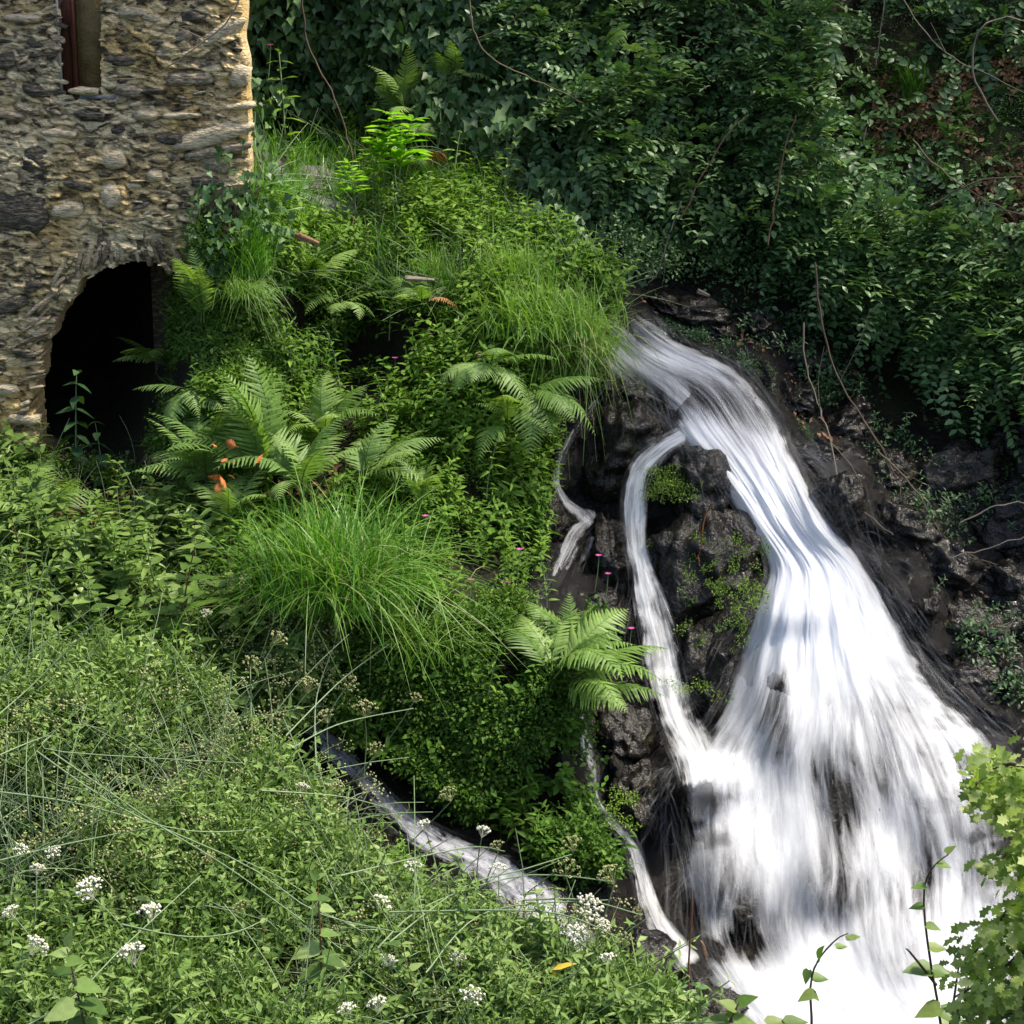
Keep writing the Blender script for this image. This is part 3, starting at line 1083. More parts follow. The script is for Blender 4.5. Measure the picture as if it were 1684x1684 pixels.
# rubble between
for k in range(16000):
    s, z = rng.uniform(.04, 3.1), rng.uniform(2.0, 6.8)
    if inpoly(np.array([s]), np.array([z]), ARCH)[0] or inpoly(np.array([s]), np.array([z]), WIN)[0]:
        continue
    if any(abs(s - p_[0]) < .05 and abs(z - p_[1]) < .05 for p_ in ()):
        continue
    w_ = rng.uniform(.04, .13) * (1 + (rng.random() < .15) * .8)
    h_ = w_ * rng.uniform(.16, .5)
    pa = np.array(placed)
    if np.any((np.abs(pa[:, 0] - s) < pa[:, 2] + w_ * .43) & (np.abs(pa[:, 1] - z) < pa[:, 3] + h_ * .42)):
        continue
    if len(placed) > 1300:
        break
    placed.append((s, z, w_ * .5, h_ * .5))
    add_stone(s, z, w_, h_, rng.normal(-.06, .3), stone_meshes, rng.uniform(.03, .07), sink=rng.uniform(-.012, .012))
# the 300 largest inside the frame are parts, the rest one joined part
infr = []
for t_ in small:
    d_ = t_[2] - CAM
    zc = d_ @ Fw
    px_, py_ = 842 + FPX * d_[0] / zc, 842 - FPX * (d_ @ Up) / zc
    infr.append(int(-20 < px_ < 440 and -20 < py_ < 790))
order = sorted(range(len(small)), key=lambda i: (-infr[i], -small[i][0]))
for i in order[:300]:
    ar, me, loc, Rm, s3 = small[i]
    o = link(me.name.split('.')[0], me, building, loc=loc - BL, rot=Rm.to_euler(), scale=s3)
V_, F3_, F4_, r_, nn = [], [], [], [], 0
for i in order[300:]:
    ar, me, loc, Rm, s3 = small[i]
    v = np.empty(len(me.vertices) * 3)
    me.vertices.foreach_get('co', v)
    v = v.reshape(-1, 3) * np.array(s3)
    v = v @ np.array(Rm)[:3, :3].T + loc
    V_.append(v)
    nq = 10
    f3 = np.array([[30 + a, 30 + (a + 1) % nq, 40] for a in range(nq)])
    f4 = np.array([[k * nq + a, k * nq + (a + 1) % nq, (k + 1) * nq + (a + 1) % nq, (k + 1) * nq + a] for k in range(3) for a in range(nq)])
    F3_.append(f3 + nn)
    F4_.append(f4 + nn)
    r_.append(np.full(len(v), rng.random()))
    nn += len(v)
part('rubble', mesh_np('rubble', np.vstack(V_), [np.vstack(F3_), np.vstack(F4_)], M['stone'], np.concatenate(r_), smooth=False), building, kind='stuff')


# ------------------------------------------------------------------ rocks
def rock(label, px, py, wpx, hpx, deep, seed, dY=0.0, mat='rock', tilt=0.0, group=None, freq=1.6, amp=.28):
    """boulder centred on the hillside behind pixel (px, py)"""
    import bmesh
    c = A.smooth(px, py)
    ppm = FPX / ((c - CAM) @ Fw)
    c = c + unit(CAM - c) * dY
    bm = bmesh.new()
    bmesh.ops.create_icosphere(bm, subdivisions=5, radius=1)
    V = np.array([v.co[:] for v in bm.verts])
    F = np.array([[v.index for v in f.verts] for f in bm.faces])
    bm.free()
    n = fbm(V * freq + seed * 3.7, 3, seed, True)
    n2 = fbm(V * 4.5 + seed, 4, seed + 9)
    # flat facets: clip against random planes
    rr = np.random.default_rng(seed)
    for k in range(9):
        d = unit(rr.normal(size=3))
        h = rr.uniform(.62, .9)
        e = V @ d - h
        V = V - np.maximum(e, 0)[:, None] * d * .85
    bd = unit(np.array([.25, .3, 1.0]) + rr.normal(0, .2, 3))
    h = (V @ bd) * 3.2 + n2 * .8 + seed
    led = (h - np.floor(h))
    V = V * (1 + (n * amp + n2 * .10 - led ** 3 * .075)[:, None])
    V = V * np.array([wpx / 2 / ppm, deep, hpx / 2 / ppm])
    ca, sa = math.cos(tilt), math.sin(tilt)
    V = V @ np.array([[ca, 0, sa], [0, 1, 0], [-sa, 0, ca]])
    me = mesh_np('boulder', V, F, M[mat])
    return link('boulder', me, None, loc=c, label=label, cat='rock', group=group)


G_ = 'rocks in the cascade'
rock('large dark mossy boulder splitting the side stream from the main fall', 1142, 812, 108, 175, .42, 1, -.1, group=G_)
rock('broad black wet rock face with tufts of green growing below the pointed boulder', 1165, 960, 200, 260, .5, 2, -.15, group=G_)
rock('tall dark rock foot between side stream and widening white fan', 1150, 1110, 130, 190, .42, 3, -.1, group=G_)
rock('rounded black boulder with glistening top under the grass tuft', 1005, 730, 165, 170, .5, 4, -.05, group=G_)
rock('small wet rock with white rim of water at the lip of the fall', 1025, 650, 90, 50, .25, 5, .05, group=G_)
rock('low dark rock between thin trickle and side stream', 1000, 920, 95, 150, .35, 6, -.1, group=G_)
rock('brown wet rock beside the side stream above the hanging fern', 985, 1020, 95, 90, .3, 7, -.05, group=G_)
rock('brown rock hollowed out under the fern beside white side stream', 1020, 1215, 110, 110, .35, 8, -.1, group=G_)
rock('black rock with small green plants beside the lowest trickle', 1040, 1310, 90, 110, .35, 9, -.05, group=G_)
rock('rock lump inside the splash spilling to the side of the main fall', 1375, 835, 85, 110, .28, 10, .02, group=G_)
rock('dark wet slab below the lowest trickle at the near bank', 1040, 1580, 130, 110, .35, 11, .1, group=G_)
rock('low wet rock at the edge of the white pool', 1160, 1665, 130, 70, .35, 12, .0, group=G_)
rock('dark rock showing through the thin water of the fan', 1200, 1490, 90, 100, .2, 13, -.12, group=G_)
rock('brown stained rock glistening beside the fan of water', 1590, 1040, 130, 120, .35, 14, -.05, group=G_)
rock('dark rock ledge along the shaded side of the fan', 1660, 1140, 120, 120, .35, 15, -.1, group=G_)
rock('shaded rock under bare hanging branches beside the fall', 1480, 870, 130, 120, .35, 16, -.1, group=G_)
rock('dark rock behind the lip where the stream arrives', 1150, 520, 130, 60, .35, 17, -.05, group=G_)
rock('grey flat stone in the upper stream beside the building', 500, 300, 110, 60, .3, 18, .0, mat='dryrock', group=G_)
rock('dark moss-brown rock under the arch foot', 60, 765, 150, 40, .3, 19, .0, group=G_)
rock('brown earthy rock beside the thin trickle below ferns', 900, 870, 70, 110, .3, 20, -.1, group=G_)

RR = [(1300, 600, 110, 90, 'craggy dark rock beside the upper fall under hanging brambles'), (1390, 700, 120, 80, 'dark rock above the sideways splash'), (1450, 780, 90, 80, 'rock with bare forked branch lying over it'), (1560, 800, 160, 120, 'black overhung rock under the bramble curtain'),
      (1660, 860, 140, 130, 'rock at the frame edge below the bramble curtain'), (1540, 940, 130, 110, 'wet rock between fan of water and shaded hollow'), (1640, 980, 120, 110, 'brown streaked rock behind the bare twigs'), (1510, 1010, 90, 90, 'rock spattered by thin spray at the side of the fan'),
      (1600, 1130, 110, 90, 'lower rock at the edge of the white fan near the oak leaves'), (1690, 1040, 120, 120, 'rock cut by the frame edge beside the fan'), (1240, 540, 90, 60, 'low black rock behind the lip of the fall'), (1700, 760, 160, 120, 'deeply shaded rock under the lowest hanging leaves'), (1180, 545, 70, 44, 'small rock poking from wet earth above the lip'), (1300, 655, 70, 60, 'small dark stone at the top edge of the main chute'), (1090, 500, 80, 40, 'flat wet stone behind the inflowing stream'), (1350, 745, 60, 50, 'stone at the start of the sideways splash')]
for k, (x, y, a, b, lab) in enumerate(RR):
    rock(lab, x, y, a, b, .32, 40 + k, -.08, tilt=rng.uniform(-.5, .5), group=G_, freq=2.0, amp=.34)

# ------------------------------------------------------------------ water


def cat(a, n):
    """smooth resampling of control rows"""
    a = np.asarray(a, float)
    m = len(a)
    t = np.linspace(0, m - 1.0001, n)
    i = t.astype(int)
    f = (t - i)[:, None]
    g = lambda k: a[np.clip(k, 0, m - 1)]
    p0, p1, p2, p3 = g(i - 1), g(i), g(i + 1), g(i + 2)
    return .5 * ((2 * p1) + (-p0 + p2) * f + (2 * p0 - 5 * p1 + 4 * p2 - p3) * f ** 2 + (-p0 + 3 * p1 - 3 * p2 + p3) * f ** 3)


FAN = [((960, 575), (1035, 500)), ((1000, 628), (1120, 555)), ((1075, 680), (1225, 605)), ((1105, 722), (1290, 690)), ((1170, 790), (1315, 755)), ((1222, 860), (1365, 860)),
       ((1258, 930), (1430, 930)), ((1240, 990), (1475, 1000)), ((1205, 1080), (1525, 1085)), ((1165, 1170), (1590, 1155)), ((1100, 1260), (1665, 1230)), ((1085, 1340), (1710, 1330)),
       ((1090, 1440), (1730, 1430)), ((1090, 1530), (1740, 1530)), ((1130, 1610), (1745, 1610)), ((1210, 1690), (1750, 1690)), ((1280, 1800), (1760, 1800))]
GAPS = [(1275, 1180, 26, 60, .55), (1283, 1120, 14, 40, .3), (1385, 1340, 36, 80, .6), (1180, 1310, 60, 30, .2), (1215, 1480, 45, 60, .38), (1395, 1470, 70, 60, .35), (1110, 1400, 30, 90, .25),
        (1540, 1330, 60, 90, .25), (1090, 670, 40, 40, .45), (1050, 620, 50, 30, .3), (1450, 1150, 60, 60, .2), (1470, 1600, 50, 60, .35), (1520, 1450, 30, 70, .35), (1240, 1560, 50, 40, .45),
        (1640, 1400, 60, 80, .35), (1350, 1250, 30, 50, .35), (1440, 1280, 40, 60, .25), (1180, 1560, 40, 30, .3), (1000, 560, 50, 40, .3), (1160, 650, 70, 45, .34), (1230, 700, 40, 50, .22), (1200, 590, 50, 26, .12), (1040, 560, 50, 26, .3), (1290, 800, 24, 50, .2), (1480, 1660, 40, 30, .2)]
CORES = [(1180, 600, 40, 20, .2), (1250, 800, 80, 80, .5), (1330, 930, 90, 130, .7), (1340, 1060, 130, 80, .5), (1140, 1255, 60, 35, .6), (1340, 1620, 160, 60, .3), (1150, 720, 50, 25, .3),
         (1420, 1660, 200, 50, .25), (1580, 1200, 70, 40, .2), (1100, 590, 40, 20, .2)]


def dens(px, py, base):
    d = np.full(np.shape(px), base)
    for x, y, rx, ry, a in GAPS:
        d = d - a * np.exp(-((px - x) / rx) ** 2 - ((py - y) / ry) ** 2)
    for x, y, rx, ry, a in CORES:
        d = d + a * np.exp(-((px - x) / rx) ** 2 - ((py - y) / ry) ** 2)
    return d


def sheet(name, rows, nu, nv, off, base, mat, parent, seed=0, wob=.03, fray=.12, useg=True):
    """one sheet of water lying on the rock: rows of (edge, edge) pixel pairs across the flow"""
    Lr = cat([r[0] for r in rows], nv)
    Rr = cat([r[1] for r in rows], nv)
    u = np.linspace(0, 1, nu)[None, :, None]
    v = np.linspace(0, 1, nv)
    seg = np.linalg.norm(np.diff((Lr + Rr) / 2, axis=0), axis=1) / 210
    vl = np.concatenate([[0], np.cumsum(seg)])[:, None] * np.ones((1, nu))
    q = Lr[:, None] * (1 - u) + Rr[:, None] * u
    px, py = q[..., 0], q[..., 1]
    G = A.smooth(px, py)
    un = np.broadcast_to(u[..., 0], px.shape)
    w_ = np.linalg.norm(Rr - Lr, axis=1).mean() / 210
    nz = fbm(np.stack([un * w_ * 9, vl * 1.3, vl * 0 + seed], -1), 4, seed + 60)
    e = np.minimum(un, 1 - un)
    bulge = np.clip(e * 7, 0, 1) ** .5
    G = G + unit(CAM - G) * ((off * bulge + nz * wob)[..., None] - .02)
    bl = fbm(np.stack([un * w_ * 2.6, vl * 1.5, vl * 0 + seed * 2], -1), 3, seed + 160) * .3
    d = dens(px, py, base) + bl if useg else np.full(px.shape, base)
    ev = fbm(np.stack([un * 0 + seed, vl * 2.2, (un > .5) * 5.0], -1), 3, seed + 5) * .5 + .5
    ev2 = fbm(np.stack([un * w_ * 7 + seed, vl * 7, vl * 0 + 3], -1), 3, seed + 8) * .5 + .5
    d = d - np.clip(1 - e / (fray * (.25 + 1.5 * ev * ev2 * 1.6)), 0, 1) * 1.3
    d = d - np.clip(1 - v / .03, 0, 1)[:, None] * .8 - np.clip(1 - (1 - v) / .03, 0, 1)[:, None] * .8
    idx = np.arange(nu * nv).reshape(nv, nu)
    F = np.stack([idx[:-1, :-1], idx[1:, :-1], idx[1:, 1:], idx[:-1, 1:]], -1).reshape(-1, 4)
    uv = np.stack([un * w_ + seed * 3.3, vl], -1).reshape(-1, 2)
    me = mesh_np(name, G.reshape(-1, 3), F, mat, attrs={'dens': d.ravel()}, uv=uv)
    return link(name, me, parent)


def strands(name, rows, n, parent, off=(.05, .16), wid=(.004, .014), ln=(.08, .35), drift=.04, seed=0, aa=(.3, .9), urange=(0, 1), edge=0):
    r_ = np.random.default_rng(seed + 900)
    NV = 240
    Lr = cat([r[0] for r in rows], NV)
    Rr = cat([r[1] for r in rows], NV)
    K = 9
    u0 = r_.uniform(*urange, n)
    if edge:
        u0 = np.where(r_.random(n) < .5, r_.normal(0.02, edge, n), r_.normal(.98, edge, n))
    L_ = r_.uniform(*ln, n)
    v0 = r_.uniform(0, 1, n) * (1 - L_)
    t = np.linspace(0, 1, K)[None]
    vv = v0[:, None] + L_[:, None] * t
    uu = u0[:, None] + r_.normal(0, drift, n)[:, None] * t
    fi = vv * (NV - 1.001)
    i = fi.astype(int)
    f = (fi - i)[..., None]
    l_ = Lr[i] * (1 - f) + Lr[i + 1] * f
    rr = Rr[i] * (1 - f) + Rr[i + 1] * f
    q = l_ * (1 - uu[..., None]) + rr * uu[..., None]
    G = A.smooth(q[..., 0], q[..., 1])
    hop = r_.uniform(*off, n)[:, None] * (1 + .8 * np.sin(t * math.pi))
    tc = unit(CAM - G)
    G = G + tc * hop[..., None]
    d = np.gradient(G, axis=1)
    side = unit(np.cross(d, tc))
    wd = (r_.uniform(*wid, n)[:, None] * (np.sin(np.clip(t, .02, .98) * math.pi) ** .7))[..., None]
    a, b, c = G - side * wd, G, G + side * wd
    V = np.stack([a, b + tc * .003, c], 2)
    al = r_.uniform(*aa, n)[:, None] * np.sin(t * math.pi) ** .8
    de = np.stack([al * 0, al, al * 0], 2)
    idx = np.arange(n * K * 3).reshape(n, K, 3)
    F = np.stack([idx[:, :-1, :-1], idx[:, 1:, :-1], idx[:, 1:, 1:], idx[:, :-1, 1:]], -1).reshape(-1, 4)
    uv = np.stack([np.broadcast_to(np.array([0, .5, 1.]), (n, K, 3)) + u0[:, None, None] * 50, np.broadcast_to(vv[..., None] * 6, (n, K, 3))], -1).reshape(-1, 2)
    me = mesh_np(name, V.reshape(-1, 3), F, M['strand'], attrs={'dens': de.ravel()}, uv=uv)
    return link(name, me, parent, kind='stuff')


wf = thing('waterfall', 'white fan-shaped waterfall spilling over dark rocks into a foaming pool', 'waterfall', A.at(1340, 1000))


def wsheet(*a, **k):
    o = sheet(*a, **k)
    o.location = -np.array(o.parent.location)
    return o


def wstr(*a, **k):
    o = strands(*a, **k)
    o.location = -np.array(o.parent.location)
    return o


wsheet('water_sheet', FAN, 170, 420, .13, .50, M['water'], wf, seed=1, wob=.05, fray=.2)
wsheet('water_sheet', FAN, 140, 360, .21, .28, M['water'], wf, seed=2, wob=.05, fray=.3)
wsheet('water_veil', FAN, 120, 320, .25, .30, M['veil'], wf, seed=7, wob=.06, fray=.10)
wstr('water_strands', FAN, 1000, wf, seed=3, aa=(.05, .26), drift=.02, off=(.08, .24), wid=(.006, .02))
wstr('spray', FAN, 420, wf, seed=4, edge=.012, ln=(.03, .09), drift=.02, aa=(.06, .22), wid=(.006, .02))
# the lumps the water humps over
HUMP = [((1080, 1265), (1165, 1245)), ((1092, 1320), (1250, 1290)), ((1110, 1400), (1290, 1380)), ((1125, 1480), (1330, 1470)), ((1130, 1580), (1350, 1560))]
wstr('water_strands', HUMP, 260, wf, seed=5, ln=(.15, .4), aa=(.08, .35), off=(.1, .2))


def plume(name, spots, parent, seed, off=(.10, .3)):
    """short arcs of water thrown off ledges: (px, py, angle, spread, reach px, how many)"""
    r_ = np.random.default_rng(seed)
    K = 9
    t = np.linspace(0, 1, K)[None]
    Q = []
    for (x, y, an, sp, ln, n, wx, wy) in spots:
        a = R(an) + r_.normal(0, R(sp), n)[:, None]
        l_ = (ln * r_.uniform(.3, 1.1, n))[:, None]
        x0 = x + r_.normal(0, wx, n)[:, None]
        y0 = y + r_.normal(0, wy, n)[:, None]
        Q.append(np.stack([x0 + np.cos(a) * l_ * t, y0 - np.sin(a) * l_ * t + l_ * .9 * t * t], -1))
    q = np.concatenate(Q)
    n = len(q)
    G = A.smooth(q[..., 0], q[..., 1])
    tc = unit(CAM - G)
    G = G + tc * (r_.uniform(*off, n)[:, None] * (.6 + .8 * np.sin(t * math.pi)))[..., None]
    side = unit(np.cross(np.gradient(G, axis=1), tc))
    wd = (r_.uniform(.004, .016, n)[:, None] * np.sin(np.clip(t, .02, .98) * math.pi) ** .6)[..., None]
    V = np.stack([G - side * wd, G + tc * .003, G + side * wd], 2)
    al = r_.uniform(.06, .36, n)[:, None] * np.sin(t * math.pi) ** .7
    de = np.stack([al * 0, al, al * 0], 2)
    idx = np.arange(n * K * 3).reshape(n, K, 3)
    F = np.stack([idx[:, :-1, :-1], idx[:, 1:, :-1], idx[:, 1:, 1:], idx[:, :-1, 1:]], -1).reshape(-1, 4)
    uv = np.stack([np.broadcast_to(np.array([0, .5, 1.]), (n, K, 3)) + r_.uniform(0, 50, n)[:, None, None], np.broadcast_to((t * 2)[..., None], (n, K, 3))], -1).reshape(-1, 2)
    o = link(name, mesh_np(name, V.reshape(-1, 3), F, M['strand'], attrs={'dens': de.ravel()}, uv=uv), parent, kind='stuff')
    o.location = -np.array(parent.location)


plume('spray', [(1315, 745, 25, 22, 90, 110, 14, 14), (1350, 765, 10, 22, 90, 90, 16, 12), (1300, 800, -10, 20, 90, 60, 14, 20), (1400, 900, 0, 20, 70, 60, 14, 24), (1450, 960, -5, 18, 80, 70, 12, 24), (1500, 1060, -10, 18, 80, 60, 14, 30),
                (1550, 1120, 0, 16, 90, 70, 18, 26), (1610, 1180, -5, 16, 80, 60, 20, 20), (1110, 1270, 190, 25, 60, 50, 12, 14), (1090, 1320, 215, 25, 50, 40, 12, 22), (1185, 1420, 20, 30, 110, 90, 26, 10), (1180, 1420, 165, 30, 90, 80, 22, 10),
                (1020, 625, 200, 30, 46, 40, 14, 10), (1060, 610, -30, 30, 80, 50, 24, 16), (1240, 985, 205, 25, 60, 50, 10, 18), (1205, 1080, 205, 25, 60, 40, 10, 24), (1090, 745, 200, 25, 46, 50, 14, 8), (1040, 520, -35, 18, 110, 90, 26, 16),
                (1130, 590, -20, 25, 130, 120, 40, 16), (1130, 715, -25, 20, 110, 90, 20, 10), (1390, 1430, 10, 35, 90, 60, 30, 12), (1370, 1420, 170, 35, 80, 50, 26, 12), (1060, 960, -80, 30, 70, 50, 14, 10), (1060, 960, 250, 25, 60, 40, 14, 10),
                (1150, 1250, 30, 40, 60, 70, 26, 16), (1300, 1600, 20, 60, 60, 60, 90, 30), (1480, 1620, 20, 60, 60, 60, 90, 30), (1180, 1610, 200, 40, 50, 40, 30, 20)], wf, 77)


def ribbon(pts):
    rows = []
    p = np.array([(a, b) for a, b, c in pts], float)
    d = np.gradient(p, axis=0)
    d = unit(d)
    for (x, y, w_), t in zip(pts, d):
        n_ = np.array([t[1], -t[0]])
        rows.append((tuple(np.array([x, y]) - n_ * w_ / 2 * -1), tuple(np.array([x, y]) - n_ * w_ / 2)))
    return rows


def stream(name, label, pts, mat='water2', base=.6, off=.09, n=160, seed=10, nu=40, nv=140, second=True, wob=.03):
    rows = ribbon(pts)
    mid = pts[len(pts) // 2]
    t = thing(name, label, 'water', A.at(mid[0], mid[1]), group='side streams of the waterfall')
    if base > .1:
        wsheet('water_sheet', rows, nu, nv, off, base, M[mat], t, seed=seed, useg=False, fray=.45, wob=wob * 1.5)
    if second and base > .1:
        wsheet('water_sheet', rows, nu, nv, off + .05, base - .2, M[mat], t, seed=seed + 1, useg=False, fray=.5, wob=wob * 1.5)
    if n:
        wstr('water_strands', rows, n, t, seed=seed, off=(off - .02, off + .05), wid=(.005, .014), urange=(.12, .88), aa=(.06, .28))
    return t


stream('side_stream', 'narrow white side stream falling beside the pointed mossy boulder', [(1130, 712, 44), (1092, 733, 48), (1056, 768, 56), (1042, 820, 58), (1042, 880, 52), (1052, 930, 52), (1062, 975, 74), (1080, 1050, 96), (1096, 1120, 104), (1112, 1180, 100), (1140, 1235, 100), (1160, 1290, 120)], n=300, seed=10, base=.72, nv=220, off=.34)
stream('trickle', 'thin curved trickle dropping round the rounded black boulder into a small basin', [(985, 655, 14), (950, 700, 14), (925, 750, 16), (915, 790, 22), (928, 825, 34), (955, 850, 60), (975, 862, 60)], n=90, seed=20, base=.2, nu=20, off=.2)
stream('trickle', 'broken grey trickle below the small basin above the hanging fern', [(975, 850, 30), (945, 880, 50), (925, 920, 50), (905, 960, 36), (885, 1000, 34), (880, 1060, 30), (890, 1120, 26)], n=90, seed=30, base=.28, nu=20, off=.2)
stream('trickle', 'faint trickle through the pink flowers below the basin', [(975, 880, 20), (950, 940, 22), (940, 1000, 18), (930, 1060, 14)], n=40, seed=34, base=.35, nu=12, off=.14, second=False)
stream('trickle', 'bright little trickle emerging under the fern by the brown rock', [(955, 1170, 14), (962, 1220, 22), (975, 1265, 30), (980, 1310, 20), (1000, 1345, 24), (1035, 1385, 34), (1050, 1430, 44), (1068, 1490, 56), (1095, 1540, 60), (1140, 1590, 70)], n=160, seed=40, base=.40, nu=24, nv=180, off=.18)
stream('side_splash', 'splash of white water thrown sideways over a lump next to the fall', [(1300, 735, 40), (1345, 750, 44), (1385, 790, 70), (1408, 840, 84), (1425, 890, 60), (1450, 950, 50)], n=180, seed=50, base=.05, nu=30, off=.22)
stream('side_splash', 'thin spray spilling down the brown rock edge of the fan', [(1430, 900, 30), (1465, 950, 44), (1500, 1010, 44), (1550, 1080, 40)], n=110, seed=55, base=.05, nu=24, off=.18)
stream('inflow', 'clear streaky water sliding to the lip under the grass tuft', [(960, 505, 50), (1000, 540, 70), (1040, 580, 80), (1085, 620, 80), (1130, 660, 70)], n=220, seed=60, base=.42, nu=30, off=.14)
stream('gully_stream', 'grey rippling stream running down the gully behind the near bank', [(505, 1190, 50), (550, 1230, 66), (600, 1285, 66), (650, 1340, 70), (720, 1385, 66), (790, 1420, 80), (850, 1465, 110), (900, 1510, 140), (950, 1570, 160), (1020, 1650, 160)], mat='clear', base=.55, n=200, seed=80, nu=50, nv=200, off=.13)
stream('upper_stream', 'patch of grey stream water behind the corner of the building', [(440, 270, 60), (480, 295, 80), (530, 320, 90), (590, 355, 60)], mat='clear', base=.4, n=0, seed=90, off=.1)

# ------------------------------------------------------------------ plant templates


def arc(h, lean, az, n=6, sag=0.0):
    t = np.linspace(0, 1, n)
    r = lean * t ** 1.6
    z = h * (t - sag * t * t)
    return np.stack([np.cos(az) * r, np.sin(az) * r, z], -1)


def herb(seed, kind='lance', nodes=7, L=.3, lean=.2, per=2, whorl=False, up=.25, bare=.15, stem=.012, top=True):
    r_ = np.random.default_rng(seed)
    t = T()
    az = r_.uniform(0, 6.28)
    st_ = arc(1, lean, az, 7)
    t.tube(st_, stem, stem * .4, 3, .45)
    for k in range(nodes):
        f = bare + (1 - bare) * k / (nodes - 1)
        p = np.array([np.interp(f, np.linspace(0, 1, 7), st_[:, i]) for i in range(3)])
        a0 = k * 1.57 + r_.uniform(-.4, .4)
        l_ = L * (1 - .55 * abs(f - .45) - .35 * max(0, f - .6)) * r_.uniform(.75, 1.2)
        for j in range(per):
            a = a0 + j * 2 * math.pi / per + r_.uniform(-.25, .25)
            tip = np.array([math.cos(a), math.sin(a), up + r_.uniform(-.35, .3)])
            t.leaf(p, tip, np.array([r_.normal(0, .25), r_.normal(0, .25), 1]), l_, kind, r=.5 + r_.uniform(-.22, .22))
    return t


def bushlet(seed, n=26, L=.16, kind='tiny', flat=.5):
    r_ = np.random.default_rng(seed)
    t = T()
    for k in range(n):
        d = unit(r_.normal(size=3) * np.array([1, 1, flat]))
        d[2] = abs(d[2])
        p = d * r_.uniform(.15, .55) + np.array([0, 0, .1])
        tip = unit(d + r_.normal(0, .6, 3))
        t.leaf(p, tip, unit(np.array([0, 0, 1.2]) + r_.normal(0, .5, 3)), L * r_.uniform(.6, 1.3), kind, r=.5 + r_.uniform(-.25, .25))
    return t


def feather(seed, n=56, L=.075):
    """finely cut foliage of a carrot-family plant: forked stalks with narrow leaf tips"""
    r_ = np.random.default_rng(seed)
    t = T()
    for s in range(4):
        az = r_.uniform(0, 6.28)
        st_ = arc(r_.uniform(.5, .95), r_.uniform(.3, .7), az, 5, .2)
        t.tube(st_, .010, .005, 3, .7)
        for k in range(n // 4):
            f = r_.uniform(.25, 1)
            p = np.array([np.interp(f, np.linspace(0, 1, 5), st_[:, i]) for i in range(3)])
            d = unit(r_.normal(size=3) + np.array([0, 0, .3]))
            p = p + d * r_.uniform(0, .14)
            t.leaf(p, d + r_.normal(0, .5, 3), np.array([0, 0, 1]) + r_.normal(0, .4, 3), L * r_.uniform(.7, 1.5), 'tiny', r=.5 + r_.uniform(-.25, .25))
    return t


def sprig(seed, n=12, L=.11, kind='oval', sag=.5, red=True):
    """arching shoot with leaf pairs, one metre long"""
    r_ = np.random.default_rng(seed)
    t = T()
    tt = np.linspace(0, 1, 7)
    st_ = np.stack([tt, .12 * np.sin(tt * 4 + seed), .25 * tt - sag * tt ** 2], -1)
    t.tube(st_, .007, .003, 3, .05)
    for k in range(n):
        f = .08 + .92 * k / (n - 1)
        p = np.array([np.interp(f, tt, st_[:, i]) for i in range(3)])
        for sgn in (-1, 1):
            tip = np.array([.5 + r_.uniform(-.3, .3), sgn * 1.0, r_.uniform(-.5, .35)])
            t.leaf(p, tip, np.array([r_.normal(0, .3), r_.normal(0, .3), 1]), L * r_.uniform(.65, 1.2) * (1 - .3 * f), kind, r=.5 + r_.uniform(-.2, .25))
    return t


def blades(seed, n, h=(.5, 1), lean=(.1, .9), w_=.012, spread=.1, seg=5, droop=.6):
    r_ = np.random.default_rng(seed)
    tt = np.linspace(0, 1, seg)[None]
    az = r_.uniform(0, 2 * math.pi, n)[:, None]
    L_ = r_.uniform(*h, n)[:, None]
    le = r_.uniform(*lean, n)[:, None] * L_
    dr = r_.uniform(.2, 1, n)[:, None] * droop * le
    b = r_.normal(0, spread, (n, 2))
    r = le * tt ** 1.5
    x = b[:, :1] + np.cos(az) * r
    y = b[:, 1:] + np.sin(az) * r
    z = L_ * tt * np.sqrt(np.maximum(.1, 1 - (le / L_ * .7) ** 2)) - dr * tt ** 2.4
    C = np.stack([x, y, z], -1)
    side = np.stack([-np.sin(az), np.cos(az), az * 0 + .15], -1)
    tw = r_.uniform(-.8, .8, (n, 1, 1))
    side = unit(side + tw * np.stack([np.cos(az), np.sin(az), az * 0], -1))
    ww = (w_ * np.clip(1.15 - tt ** 2, .08, 1))[..., None] * np.ones((n, 1, 1)) * r_.uniform(.6, 1.2, (n, 1, 1))
    V = np.stack([C - side * ww, C + side * ww], 2)
    idx = np.arange(n * seg * 2).reshape(n, seg, 2)
    F = np.stack([idx[:, :-1, 0], idx[:, 1:, 0], idx[:, 1:, 1], idx[:, :-1, 1]], -1).reshape(-1, 4)
    rr = np.repeat(np.clip(r_.normal(.45, .22, n), 0, 1), seg * 2)
    return V.reshape(-1, 3), [F], rr


